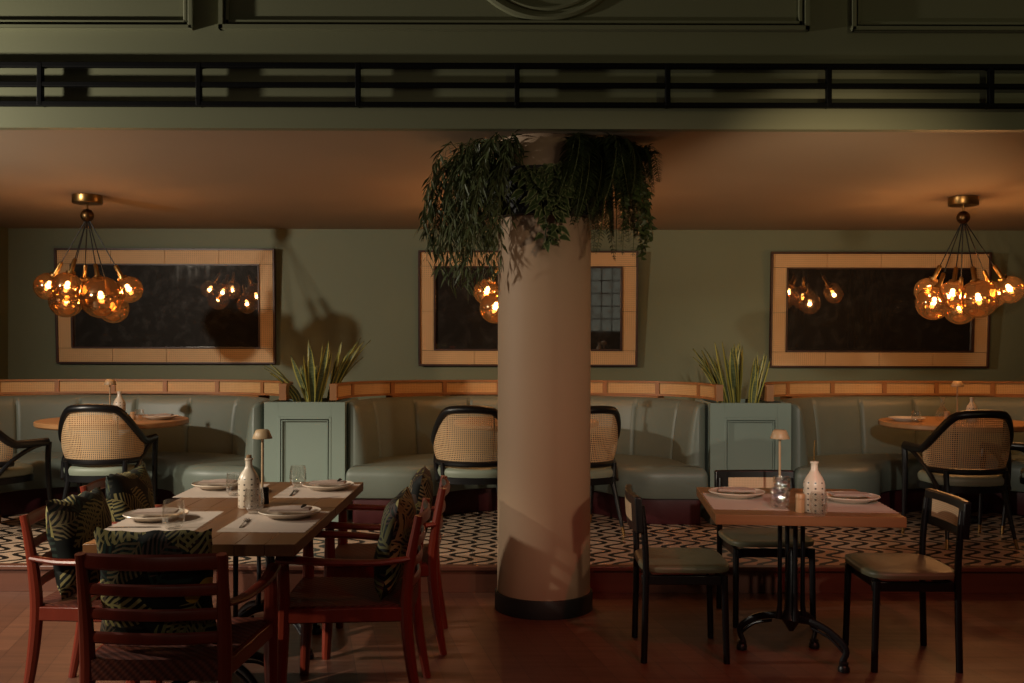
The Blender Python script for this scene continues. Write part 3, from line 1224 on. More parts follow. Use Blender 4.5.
# ----------------------------------------------------------------------------
# caned barrel chairs
# ----------------------------------------------------------------------------
def make_caned_chair():
    root = thing('cane_armchair', '', 'chair', group='cane back armchairs at the round tables')
    A = R(112)
    def hoop(ph):
        q = abs(math.degrees(ph))
        t = min(max((q - 30) / 62, 0.0), 1.0)
        k = 1 - t * t * (3 - 2 * t)
        z = 0.628 + 0.222 * k + 0.034 * max(math.cos(ph * 1.5), 0.0) * k
        r = 0.282
        y = -0.255 * math.cos(ph) - 0.045 * k
        if abs(ph) > PI / 2:
            y = 0.255 * (abs(ph) - PI / 2) / (A - PI / 2) * 1.0
        return Vector((r * math.sin(min(max(ph, -PI / 2), PI / 2)), y, z))
    def low(ph):
        ph = min(max(ph, -PI / 2), PI / 2)
        return Vector((0.258 * math.sin(ph), -0.245 * math.cos(ph), 0.499))
    N = 40
    MB().tube([hoop(-A + 2 * A * k / N) for k in range(N + 1)], 0.029, 12, flat=0.85).build('back_hoop', M['black'], root)
    B = R(88)
    MB().tube([low(-B + 2 * B * k / 24) for k in range(25)], 0.021, 10).build('back_rail', M['black'], root)
    grid, ug = [], []
    for k in range(33):
        ph = -R(84) + 2 * R(84) * k / 32
        a, b = low(ph), hoop(ph)
        row, ur = [], []
        for j in range(9):
            t = j / 8
            p = a.lerp(b, t)
            d = Vector((p.x, p.y, 0)).normalized()
            row.append(p + d * (0.015 * math.sin(PI * t)))
            ur.append((ph * 0.27, (b - a).length * t))
        grid.append(row)
        ug.append(ur)
    MB().surf(grid, ug).build('cane_back', M['cane'], root, angle=80)
    for s in (-1, 1):
        ph = s * R(38)
        a, b = low(ph), hoop(ph)
        dd = Vector((a.x, a.y, 0)).normalized() * -0.012
        MB().tube([a + dd, a.lerp(b, 0.5) + dd * 0.6, b + dd], 0.006, 6).build('stile', M['blackmat'], root)
    # seat
    def seatring(r, z, n=40):
        out = []
        for k in range(n):
            t = 2 * PI * k / n
            c, s = math.cos(t), math.sin(t)
            out.append((r * 0.265 * math.copysign(abs(c) ** 0.72, c), 0.01 + r * 0.25 * math.copysign(abs(s) ** 0.72, s), z))
        return out
    rings = [(0.02, 0.475), (0.5, 0.476), (0.85, 0.470), (0.95, 0.460), (0.985, 0.445), (0.985, 0.425), (0.96, 0.405), (0.02, 0.404)]
    MB().surf([seatring(*q) for q in rings], None, False, True).build('seat', M['seatpale'], root, angle=60)
    rings = [(0.9, 0.402), (1.0, 0.402), (1.0, 0.36), (0.9, 0.36)]
    MB().surf([seatring(*q) for q in rings], None, True, True).build('seat_frame', M['black'], root)
    for s in (-1, 1):
        # front leg rises to the arm, rear leg carries the back rail
        e = hoop(s * A)
        MB().tube(smooth_path([(s * 0.275, 0.30, 0.06), (s * 0.275, 0.275, 0.30), (s * 0.278, 0.262, 0.5), (e.x, e.y + 0.012, e.z)], 6),
                  [0.012 + 0.008 * min(i / 8, 1) for i in range(19)], 10).build('leg', M['black'], root)
        MB().tube([(s * 0.225, -0.255, 0.06), (s * 0.19, -0.18, 0.37), (s * 0.20, -0.185, 0.505)], [0.012, 0.019, 0.018], 10).build('leg', M['black'], root)
        MB().tube(smooth_path([(e.x, e.y - 0.02, e.z - 0.005), (s * 0.278, 0.10, 0.585), (s * 0.268, -0.05, 0.50), (s * 0.235, -0.16, 0.375)], 6), 0.016, 10).build('arm_brace', M['black'], root)
    kids = [o for o in list(C.objects) if o.parent == root and o.name.startswith('leg')]
    for k, o in enumerate(kids):
        s = -1 if k < 2 else 1
        if k % 2 == 0:
            p, q = Vector((s * 0.275, 0.305, 0.0)), Vector((s * 0.275, 0.30, 0.062))
        else:
            p, q = Vector((s * 0.232, -0.27, 0.0)), Vector((s * 0.225, -0.255, 0.062))
        MB().tube([p, q], [0.010, 0.0125], 10).build('foot_cap', M['brass'], o)
    return root


cc = make_caned_chair()
cc.location = (-2.93, 7.17, PZ)
cc.rotation_euler[2] = R(4)
cc['label'] = 'black cane back armchair seen from behind at the left round table'
dup(cc, (-3.67, 6.98, PZ), R(-25), 'black cane back armchair cut off by the left edge of the photo')
dup(cc, (-0.27, 7.10, PZ), R(-4), 'black cane back armchair left of the pillar at the middle table')
dup(cc, (0.46, 7.06, PZ), R(24), 'black cane back armchair mostly hidden behind the right side of the pillar')
dup(cc, (3.05, 6.74, PZ), R(2), 'black cane back armchair seen from behind at the right round table')
dup(cc, (3.86, 6.95, PZ), R(40), 'black cane back armchair cut off by the right edge of the photo')

# ----------------------------------------------------------------------------
# mahogany armchairs
# ----------------------------------------------------------------------------
def make_armchair():
    root = thing('wooden_armchair', '', 'chair', group='red wooden armchairs at the left dining tables')
    W, RW = M['redwood'], 0.018
    def backpost(s):
        return smooth_path([(s * 0.222, -0.29, 0.0), (s * 0.224, -0.252, 0.22), (s * 0.226, -0.235, 0.42), (s * 0.228, -0.25, 0.60), (s * 0.230, -0.285, 0.795)], 5)
    for s in (-1, 1):
        p = backpost(s)
        n = len(p)
        MB().tube(p, [0.017 + 0.008 * math.sin(PI * min(i / (n - 1) * 1.05, 1)) for i in range(n)], 10, flat=1.0).build('leg', W, root)
        p = smooth_path([(s * 0.262, 0.262, 0.0), (s * 0.262, 0.252, 0.25), (s * 0.262, 0.246, 0.44), (s * 0.262, 0.246, 0.615)], 5)
        n = len(p)
        MB().tube(p, [0.017 + 0.010 * math.sin(PI * min(0.1 + 0.75 * i / (n - 1), 1)) for i in range(n)], 10).build('leg', W, root)
        p = smooth_path([(s * 0.236, -0.25, 0.625), (s * 0.262, -0.12, 0.615), (s * 0.282, 0.08, 0.622), (s * 0.268, 0.27, 0.632)], 6)
        n = len(p)
        MB().tube(p, [0.019 + 0.009 * i / (n - 1) for i in range(n)], 10, flat=0.6, ref=(1, 0, 0)).build('armrest', W, root)
    # slats of the back, bowed rearwards
    def slat(z, h, y):
        pts = [(-0.222 + 0.444 * k / 12, y - 0.03 * math.sin(PI * k / 12), z) for k in range(13)]
        return MB().tube(pts, h, 8, flat=0.42, ref=(0, 0, 1))
    slat(0.770, 0.027, -0.277).build('top_rail', W, root)
    for z, y in ((0.675, -0.258), (0.592, -0.246), (0.512, -0.238)):
        slat(z, 0.020, y).build('back_slat', W, root)
    # seat rails and woven seat
    mb = MB()
    mb.box((0, 0.246, 0.405), (0.49, 0.028, 0.055)).box((0, -0.235, 0.405), (0.41, 0.028, 0.055))
    for s in (-1, 1):
        Mx = Matrix.Translation((s * 0.245, 0.005, 0.405)) @ Matrix.Rotation(s * R(-4.3), 4, 'Z')
        mb.box((0, 0, 0), (0.028, 0.46, 0.055), Mx)
    mb.build('seat_frame', W, root, 0.004)
    g = []
    for i in range(17):
        row = []
        for j in range(17):
            u, v = i / 16, j / 16
            wd = 0.222 + 0.04 * v
            row.append((-wd + 2 * wd * u, -0.25 + 0.515 * v, 0.44 - 0.012 * math.sin(PI * u) * math.sin(PI * v)))
        g.append(row)
    mb = MB().surf(g)
    wrap = []
    for (x, y) in [(-0.222, -0.252), (0.222, -0.252), (0.262, 0.266), (-0.262, 0.266)]:
        wrap.append([(x, y, 0.44), (x, y, 0.372)])
    mb.surf(wrap, None, True)
    mb.build('woven_seat', M['weave'], root)
    return root

ac = make_armchair()
ac.location = (-1.172, 3.52, 0)
ac['label'] = 'red wooden armchair with its slatted back to the camera in front'
dup(ac, (-1.66, 4.20, 0), R(-90), 'red wooden armchair on the left side of the nearer left table')
dup(ac, (-1.78, 5.03, 0), R(-90), 'red wooden armchair on the left side of the farther left table')
dup(ac, (-0.66, 4.20, 0), R(91), 'red wooden armchair on the right side of the nearer left table')
dup(ac, (-0.625, 4.965, 0), R(93), 'red wooden armchair on the right side of the farther left table')

# cushions
def make_cushion(seed):
    n = 20
    S, T = 0.207, 0.068
    def pt(i, j, side):
        u, v = -1 + 2 * i / n, -1 + 2 * j / n
        e = (max(0.0, 1 - abs(u) ** 3.2) * max(0.0, 1 - abs(v) ** 3.2)) ** 0.55
        pinch = 1 - 0.075 * (1 - abs(v) ** 2) * abs(u) ** 3
        pinch2 = 1 - 0.075 * (1 - abs(u) ** 2) * abs(v) ** 3
        wob = noise.noise(Vector((u * 2.1 + seed * 5, v * 2.1, side * 0.7 + seed)))
        y = side * (T * e) + 0.012 * wob * e
        wx = 0.010 * noise.noise(Vector((u * 3.3 + seed, v * 3.1, seed * 1.7)))
        wz = 0.016 * noise.noise(Vector((u * 3.7 - seed, v * 2.9, seed * 2.3 + 4)))
        return (S * u * pinch + wx, y, S * v * pinch2 + wz)
    mb = MB()
    for side in (-1, 1):
        g = [[pt(i, j, side) for j in range(n + 1)] for i in range(n + 1)]
        ug = [[(i / n * 0.43 + side, j / n * 0.43 + seed) for j in range(n + 1)] for i in range(n + 1)]
        mb.surf(g, ug)
    return mb

CUSH = [
    ((-1.212, 3.40, 0.652), -1, 'dark leaf print cushion in the front armchair, seen through the slats', 1),
    ((-1.80, 4.175, 0.652), -97, 'dark leaf print cushion in the nearer left armchair', 2),
    ((-1.905, 5.0, 0.650), -94, 'dark leaf print cushion in the farther left armchair', 3),
    ((-0.492, 4.20, 0.652), 91, 'dark leaf print cushion in the nearer right armchair, seen edge on', 4),
    ((-0.473, 4.955, 0.655), 93, 'dark leaf print cushion in the farther right armchair', 5),
]
for (loc, rz, label, sd) in CUSH:
    o = make_cushion(sd).build('cushion', mat_tropical(sd), None, angle=70)
    o.location = loc
    o.rotation_euler = (R(10), 0, R(rz))
    o.rotation_mode = 'XYZ'
    tag(o, label, 'cushion', 'tropical leaf print cushions')

# ----------------------------------------------------------------------------
# black chairs with a small cane backrest
# ----------------------------------------------------------------------------
def make_black_chair():
    root = thing('dining_chair', '', 'chair', group='black dining chairs at the right table')
    K = M['black']
    hw, hd = 0.205, 0.182
    for s in (-1, 1):
        MB().tube([(s * hw, hd + 0.012, 0.0), (s * (hw - 0.004), hd, 0.41)], [0.0155, 0.0165], 14).build('leg', K, root)
        MB().tube(smooth_path([(s * hw, -hd - 0.008, 0.0), (s * hw, -hd, 0.42), (s * hw, -hd - 0.008, 0.60), (s * (hw - 0.004), -hd - 0.022, 0.732)], 5), 0.0155, 14).build('leg', K, root)
    # upholstered seat, rounded front, slightly dished
    def ring(k, z):
        out = []
        for i in range(44):
            t = 2 * PI * i / 44
            c, s = math.cos(t), math.sin(t)
            x = 0.232 * math.copysign(abs(c) ** 0.42, c)
            y = 0.01 + 0.225 * math.copysign(abs(s) ** 0.45, s)
            out.append((x * k, y * k * 0.95, z - 0.008 * (1 - k)))
        return out
    rings = [(0.02, 0.452), (0.5, 0.454), (0.9, 0.4545), (0.965, 0.452), (0.993, 0.446), (1.0, 0.438), (0.985, 0.424), (0.3, 0.4085), (0.02, 0.408)]
    MB().surf([ring(*q) for q in rings], None, False, True).build('seat', M['seatleather'], root, angle=60)
    mb = MB()
    mb.box((0, hd - 0.02, 0.384), (0.36, 0.024, 0.044)).box((0, -hd + 0.02, 0.384), (0.36, 0.024, 0.044))
    mb.box((-0.188, 0, 0.384), (0.024, 0.40, 0.044)).box((0.188, 0, 0.384), (0.024, 0.40, 0.044))
    mb.build('seat_frame', K, root, 0.004)
    # curved backrest band: black frame with a cane inlay on its inner face
    N = 28
    def band(o0, o1, z0, z1, half, uv=False):
        g, ug = [], []
        n2 = 20
        for i in range(n2 + 1):
            x = -half + 2 * half * i / n2
            yb = -0.222 - 0.024 * (1 - (x / 0.24) ** 2)
            lean = 0.06
            row = []
            for (o, z) in ((o0, z0), (o0, z1), (o1, z1), (o1, z0)):
                row.append((x, yb + o - (z - 0.70) * lean, z))
            g.append(row)
            ug.append([(x, z0), (x, z1), (x, z1), (x, z0)])
        m_ = MB().surf(g, ug, False, True)
        nv = len(m_.v)
        m_.f += [[0, 1, 2, 3], [nv - 4, nv - 3, nv - 2, nv - 1]]
        m_.uv += [[(0, 0)] * 4] * 2
        return m_
    mb = band(-0.006, 0.028, 0.604, 0.774, 0.226)
    mb.build('backrest', K, root, 0.008, seg=3)
    for (a, b) in ((0.0282, 0.0300), (-0.0080, -0.0062)):
        band(a, b, 0.650, 0.734, 0.150).build('cane_inlay', M['canewhite'], root)
    return root

bc = make_black_chair()
bc.location = (0.812, 4.84, 0)
bc.rotation_euler[2] = R(-91)
bc['label'] = 'black dining chair with olive seat on the left of the right table'
dup(bc, (1.38, 5.43, 0), R(181), 'black dining chair behind the right table, facing the camera')
dup(bc, (1.845, 4.72, 0), R(89), 'black dining chair on the right of the right table, cane inlay showing')

# ----------------------------------------------------------------------------
# things on the tables
# ----------------------------------------------------------------------------
TZ = 0.7502
def plate_mesh(r):
    return MB().lathe([(1e-4, 0.004), (r * 0.5, 0.004), (r * 0.56, 0.0), (r * 0.62, 0.0), (r * 0.68, 0.008), (r * 0.97, 0.022),
                       (r, 0.026), (r * 0.985, 0.029), (r * 0.93, 0.025), (r * 0.66, 0.0135), (r * 0.6, 0.010), (1e-4, 0.0095)], 56)


def plate(x, y, z, r, label, group='white plates on the tables'):
    o = plate_mesh(r).build('plate', M['ceramic'], None, angle=50)
    o.location = (x, y, z)
    return tag(o, label, 'plate', group)


def napkin(x, y, z, rz, label, tie=True, w=0.10, l=0.175):
    root = thing('napkin', label, 'napkin', (x, y, z), rz, 'folded napkins on the plates')
    mb = MB()
    for k in range(2):
        g = []
        for i in range(13):
            row = []
            for j in range(9):
                u, v = i / 12 - 0.5, j / 8 - 0.5
                zz = 0.005 * k + 0.003 * math.sin(u * 7 + k) * (0.4 + v) + 0.002
                row.append((u * (l - 0.008 * k), v * (w - 0.006 * k), zz))
            g.append(row)
        top = [[(p[0], p[1], p[2] + 0.004) for p in row] for row in g]
        mb.surf(g)
        mb.surf(top)
        n, m = 13, 9
        edge = [(i, 0) for i in range(n)] + [(n - 1, j) for j in range(1, m)] + [(i, m - 1) for i in range(n - 2, -1, -1)] + [(0, j) for j in range(m - 2, 0, -1)]
        mb.surf([[g[i][j], top[i][j]] for (i, j) in edge], None, True)
    mb.build('cloth', M['linen'], root, angle=60)
    if tie:
        MB().tube([(l * 0.30, -w * 0.30, 0.017), (l * 0.33, -w * 0.05, 0.020), (l * 0.36, w * 0.22, 0.018)], [0.004, 0.007, 0.004], 8).build('leather_tab', M['blackmat'], root)
    return root


def placemat(x, y, z, w, l, rz, label):
    g = []
    n, m = 24, 32
    for i in range(n + 1):
        row = []
        for j in range(m + 1):
            u, v = i / n - 0.5, j / m - 0.5
            ex = 0.003 * math.sin(j * 2.1) if i in (0, n) else 0
            ey = 0.003 * math.sin(i * 2.4) if j in (0, m) else 0
            row.append((u * w + ex, v * l + ey, 0.0006))
        g.append(row)
    low = [[(p[0], p[1], 0.0) for p in row] for row in g]
    mb = MB().surf(g).surf(low)
    ed = [(i, 0) for i in range(n + 1)] + [(n, j) for j in range(1, m + 1)] + [(i, m) for i in range(n - 1, -1, -1)] + [(0, j) for j in range(m - 1, 0, -1)]
    mb.surf([[g[i][j], low[i][j]] for (i, j) in ed], None, True)
    o = mb.build('placemat', M['paper'])
    o.location = (x, y, z)
    o.rotation_euler[2] = rz
    return tag(o, label, 'placemat', 'paper placemats on the dining tables')


def tumbler_mesh(r, h, belly=1.12):
    t = 0.003
    outer = [(1e-4, 0.0), (r * 0.62, 0.0), (r * 0.78, 0.006), (r * 0.98, h * 0.25), (r * belly * 0.93, h * 0.45), (r * 0.99, h * 0.72), (r * 0.88, h)]
    inner = [(a - t if a > 0.01 else 1e-4, max(b, 0.008)) for (a, b) in outer[::-1]]
    inner[0] = (r * 0.88 - t * 0.6, h)
    return MB().lathe(outer + inner, 32)


def tumbler(x, y, z, label, r=0.041, h=0.108, mat='glass', group='stemless drinking glasses', name='drinking_glass'):
    o = tumbler_mesh(r, h).build(name, M[mat], None, angle=60)
    o.location = (x, y, z)
    return tag(o, label, 'glass', group)


def crystal(x, y, z, label, r=0.043, h=0.088):
    outer = [(1e-4, 0.0), (r * 0.8, 0.0), (r * 0.95, 0.008), (r, h * 0.3), (r * 0.9, h * 0.55), (r, h * 0.8), (r * 0.96, h)]
    inner = [(r * 0.96 - 0.004, h), (r * 0.92 - 0.004, h * 0.7), (r * 0.82, h * 0.4), (1e-4, h * 0.22)]
    o = MB().lathe(outer + inner, 20).build('crystal_tumbler', M['crystal'], None, angle=25)
    o.location = (x, y, z)
    return tag(o, label, 'glass', 'cut crystal tumblers on the right table')


def bottle(x, y, z, label, s=1.0, spout=False, stopper=True):
    root = thing('ceramic_bottle', label, 'bottle', (x, y, z), 0, 'white dotted ceramic bottles')
    prof = [(1e-4, 0.0), (0.042, 0.0), (0.047, 0.005), (0.047, 0.118), (0.044, 0.135), (0.034, 0.155), (0.022, 0.172), (0.0155, 0.186), (0.0145, 0.212),
            (0.018, 0.214), (0.018, 0.222), (0.010, 0.223), (0.009, 0.19), (1e-4, 0.18)]
    MB().lathe([(a * s, b * s) for a, b in prof], 36).build('body', M['dots'], root, angle=50)
    if stopper:
        MB().lathe([(0.009 * s, 0.212 * s), (0.010 * s, 0.2235 * s), (0.0125 * s, 0.2245 * s), (0.011 * s, 0.236 * s), (1e-4, 0.2365 * s)], 16).build('stopper', M['cork'], root)
    if spout:
        MB().tube([(0, 0, 0.225 * s), (0, 0, 0.28), (0.002, 0, 0.315)], [0.004, 0.0035, 0.0032], 8).build('spout', M['brass'], root)
    return root


def table_lamp(x, y, z, label, s=1.0):
    root = thing('table_lamp', label, 'lamp', (x, y, z), 0, 'slim cordless table lamps')
    MB().lathe([(0.042, 0.0), (0.045, 0.003), (0.045, 0.010), (0.041, 0.014), (0.008, 0.018)], 36).build('base', M['shade'], root)
    MB().tube([(0, 0, 0.016), (0, 0, 0.15), (0, 0, 0.3055)], 0.006, 12).build('stem', M['shade'], root)
    MB().lathe([(0.048, 0.264), (0.049, 0.266), (0.034, 0.302), (0.028, 0.308), (1e-4, 0.310), (1e-4, 0.306), (0.026, 0.304), (0.032, 0.299), (0.0465, 0.266)], 40).build('lamp_shade', M['shade'], root, angle=50)
    if s != 1.0:
        root.scale = (s, s, s)
    return root


def shaker(x, y, z, label, mat='woodlight', r=0.0205, h=0.082, body_cat='shaker'):
    root = thing('pepper_mill' if mat == 'black' else 'salt_shaker', label, body_cat, (x, y, z), 0)
    MB().lathe([(r * 0.95, 0.0), (r, 0.003), (r * 0.92, h * 0.4), (r * 0.96, h * 0.72)], 24).build('body', M[mat], root)
    MB().lathe([(r * 0.9, h * 0.722), (r * 1.0, h * 0.74), (r * 1.0, h * 0.93), (r * 0.85, h), (1e-4, h)], 24).build('cap', M[mat], root)
    return root


def cutlery(x, y, z, rz, label, kind='fork'):
    mb = MB()
    L = 0.19
    def strip_(pts):
        g = [[(p[0], p[1] - p[3] / 2, p[2]), (p[0], p[1] + p[3] / 2, p[2]), (p[0], p[1] + p[3] / 2, p[2] + 0.0022), (p[0], p[1] - p[3] / 2, p[2] + 0.0022)] for p in pts]
        mb.surf(g, None, False, True)
        n = len(mb.v)
        mb.f += [[n - 4, n - 3, n - 2, n - 1]]
        mb.uv += [[(0, 0)] * 4]
    if kind == 'fork':
        strip_([(-L / 2, 0, 0.0, 0.014), (-L * 0.3, 0, 0.003, 0.010), (0.0, 0, 0.006, 0.006), (0.03, 0, 0.006, 0.008), (0.045, 0, 0.003, 0.022), (0.06, 0, 0.002, 0.023)])
        for k in range(4):
            strip_([(0.0601, -0.0095 + 0.0063 * k, 0.002, 0.0038), (0.08, -0.0095 + 0.0063 * k, 0.001, 0.0034), (0.095, -0.0095 + 0.0063 * k, 0.005, 0.002)])
    else:
        strip_([(-L / 2, 0, 0.0, 0.013), (-0.03, 0, 0.001, 0.012), (0.0, 0, 0.001, 0.010), (0.02, 0.001, 0.0005, 0.017), (0.09, 0.001, 0.0, 0.015), (0.108, 0.003, 0.0, 0.004)])
    o = mb.build(kind, M['steel'], None, angle=50)
    o.location = (x, y, z)
    o.rotation_euler[2] = rz
    return tag(o, label, kind, 'cutlery on the placemats')


# left pair of tables
ZM = TZ + 0.0001
ZP = TZ + 0.0009
placemat(-1.425, 4.09, ZM, 0.36, 0.49, R(2), 'placemat under the nearer left plate on the left tables')
placemat(-0.97, 4.10, ZM, 0.345, 0.49, R(-1), 'placemat under the nearer right plate on the left tables')
placemat(-1.44, 4.97, ZM, 0.36, 0.47, R(1), 'placemat under the farther left plate on the left tables')
placemat(-0.965, 4.97, ZM, 0.35, 0.47, R(0), 'placemat under the farther right plate on the left tables')
for (x, y, who, rz, tie) in ((-1.475, 4.13, 'nearer left', 8, False), (-0.935, 4.20, 'nearer right', 4, True),
                             (-1.485, 5.04, 'farther left', 5, False), (-0.925, 5.02, 'farther right', 2, True)):
    plate(x, y, ZP, 0.130, 'white plate at the %s place of the left tables' % who)
    napkin(x, y, ZP + 0.0285, R(rz), 'folded linen napkin on the %s plate of the left tables' % who, tie)
tumbler(-1.335, 3.93, ZP, 'stemless glass at the near left corner, largest on the left tables', 0.043, 0.112)
tumbler(-1.11, 4.29, ZP, 'stemless glass in front of the dotted bottle on the left tables')
tumbler(-1.095, 5.10, ZP, 'stemless glass at the back beside the farther right plate')
tumbler(-1.335, 4.80, ZP, 'stemless glass left of the dotted bottle, beside the farther left plate')
bottle(-1.172, 4.44, TZ, 'white dotted ceramic bottle with cork in the middle of the left tables')
table_lamp(-1.235, 4.93, TZ, 'slim table lamp behind the dotted bottle on the left tables')
shaker(-1.13, 4.56, TZ, 'small black pepper mill beside the dotted bottle on the left tables', 'black', 0.019, 0.075, 'pepper mill')
cutlery(-1.085, 4.04, ZP, R(97), 'steel fork left of the nearer right plate')
cutlery(-1.07, 4.88, ZP, R(95), 'steel fork left of the farther right plate')
cutlery(-1.50, 3.945, ZP, R(3), 'steel knife in front of the nearer left plate', 'knife')

# right table
placemat(1.085, 4.66, ZM, 0.33, 0.50, R(-5), 'placemat under the left plate on the right table')
placemat(1.545, 4.60, ZM, 0.33, 0.50, R(-5), 'placemat under the right plate on the right table')
for (x, y, who, rz) in ((1.085, 4.80, 'left', -10), (1.585, 4.66, 'right', -4)):
    plate(x, y, ZP, 0.134, 'white plate at the %s place of the right table' % who)
    napkin(x, y, ZP + 0.0285, R(rz), 'folded linen napkin on the %s plate of the right table' % who, False)
crystal(1.203, 4.46, ZP, 'cut crystal tumbler on the right table, nearer of two')
crystal(1.322, 4.87, TZ, 'cut crystal tumbler on the right table, in front of the lamp stem')
table_lamp(1.342, 4.985, TZ, 'slim table lamp at the back of the right table')
shaker(1.262, 4.355, TZ, 'small pale wooden shaker beside the bottle on the right table')
bottle(1.325, 4.36, TZ, 'white dotted ceramic bottle with a pouring spout on the right table', 1.0, True, False)
tumbler(1.316, 4.268, TZ, 'small stemless glass in front of the bottle with the spout', 0.038, 0.10)

# booth tables
RZ = PZ + TZ
def on_round(k, x, y, name):
    pass

L0, L1, L2 = RX
table_lamp((110 - 512) * 7.72 / F, 7.72, RZ, 'slim table lamp on the left round table', 0.98)
bottle((119.5 - 512) * 7.58 / F, 7.58, RZ, 'white ceramic bottle without spout on the left round table', 0.97, False, False)
tumbler((139.5 - 512) * 7.50 / F, 7.50, RZ, 'small drinking glass on the left round table', 0.034, 0.085)
shaker((133 - 512) * 7.56 / F, 7.56, RZ, 'small wooden shaker between bottle and glass on left round table', 'woodlight', 0.02, 0.06)
pp = ((161 - 512) * 7.62 / F, 7.62)
plate(pp[0], pp[1], RZ, 0.135, 'white plate at the right of the left round table')
napkin(pp[0], pp[1], RZ + 0.028, R(5), 'folded napkin on the plate of the left round table', False)

table_lamp(0.27, 7.66, RZ, 'slim table lamp on the middle round table behind the pillar', 1.0)
bottle(0.13, 7.55, RZ, 'white ceramic bottle on the middle round table behind the pillar', 0.80, False, False)
tumbler(-0.02, 7.50, RZ, 'small drinking glass on the middle round table behind the pillar', 0.034, 0.085)
tumbler((488 - 512) * 7.72 / F, 7.72, RZ, 'small drinking glass left of the pillar on the middle round table', 0.036, 0.095)

plate((907 - 512) * 7.62 / F, 7.62, RZ, 0.135, 'white plate at the left of the right round table')
tumbler((916 - 512) * 7.45 / F, 7.45, RZ, 'drinking glass in front of the plate on the right round table', 0.034, 0.088)
d = 7.62
MBd = MB().lathe([(1e-4, 0.0), (0.036, 0.0), (0.05, 0.02), (0.052, 0.05), (0.035, 0.085), (0.017, 0.11), (0.015, 0.15), (0.024, 0.185), (0.022, 0.185), (0.013, 0.15),
                  (0.015, 0.112), (0.033, 0.083), (0.048, 0.05), (0.03, 0.012), (1e-4, 0.01)], 32)
dec = MBd.build('decanter', M['glass'], None, angle=60)
dec.location = ((942.5 - 512) * 7.62 / F, 7.62, RZ)
tag(dec, 'clear glass decanter on the right round table', 'decanter')
shaker((947.5 - 512) * 7.44 / F, 7.44, RZ, 'small pale shaker beside the decanter on the right round table', 'woodlight', 0.021, 0.085)
table_lamp((957.5 - 512) * 7.76 / F, 7.76, RZ, 'slim table lamp on the right round table', 0.98)
bottle((972 - 512) * 7.50 / F, 7.50, RZ, 'white ceramic bottle without spout on the right round table', 0.84, False, False)
tumbler((990 - 512) * 7.62 / F, 7.62, RZ, 'drinking glass right of the bottle on the right round table', 0.034, 0.088)

# ----------------------------------------------------------------------------
# hanging plants round the pillar
# ----------------------------------------------------------------------------
tr = MB().lathe([(PR + 0.002, 2.185), (0.328, 2.185), (0.352, 2.425), (0.352, 2.437), (0.335, 2.437), (0.332, 2.40), (PR + 0.002, 2.397)], 72, (0, 0, -2.185))
to = tr.build('ring_planter', M['blackmat'], None, angle=40)
to.location = (PX, PY, 2.185)
tag(to, 'black trough wrapped round the pillar, full of hanging plants', 'planter')
PC = Vector((PX, PY, 0))


def leaf(mb, p, d, nrm, L, W, droop=0.25, shape=(0.0, 0.55, 1.0, 0.62, 0.0)):
    d = d.normalized()
    s = d.cross(nrm)
    if s.length < 1e-3:
        s = d.cross(Vector((1, 0, 0)))
    s.normalize()
    u = s.cross(d).normalized()
    n = len(shape)
    vs, fs, uv = [], [], []
    for k, wv in enumerate(shape):
        t = k / (n - 1)
        c = p + d * (L * t) - Vector((0, 0, 1)) * (droop * L * t * t)
        h = W * 0.5 * wv
        vs += [c - s * h + u * (h * 0.35), c, c + s * h + u * (h * 0.35)]
    for k in range(n - 1):
        a = 3 * k
        t0, t1 = k / (n - 1), (k + 1) / (n - 1)
        fs += [(a, a + 1, a + 4, a + 3), (a + 1, a + 2, a + 5, a + 4)]
        uv += [[(0.0, t0), (0.5, t0), (0.5, t1), (0.0, t1)], [(0.5, t0), (1.0, t0), (1.0, t1), (0.5, t1)]]
    mb.add(vs, fs, uv)


def stem_path(th, out, up, drop, r0=0.31, n=14, sway=0.0, r=None):
    rad = Vector((math.cos(th), math.sin(th), 0))
    tan = Vector((-math.sin(th), math.cos(th), 0))
    pts = []
    for k in range(n + 1):
        t = k / n
        rr = r0 + out * (1 - math.exp(-3.2 * t)) / (1 - math.exp(-3.2))
        z = 2.415 + up * 4 * t * math.exp(-3.4 * t) * 0.9 - drop * t ** 1.8
        q = PC + rad * rr + tan * (sway * t * t)
        pts.append(Vector((q.x, q.y, z if (q.y < 5.17 and z < 2.72) else min(z, CZ - 0.025 - 0.05 * abs(math.sin(th * 37 + k))))))
    return pts


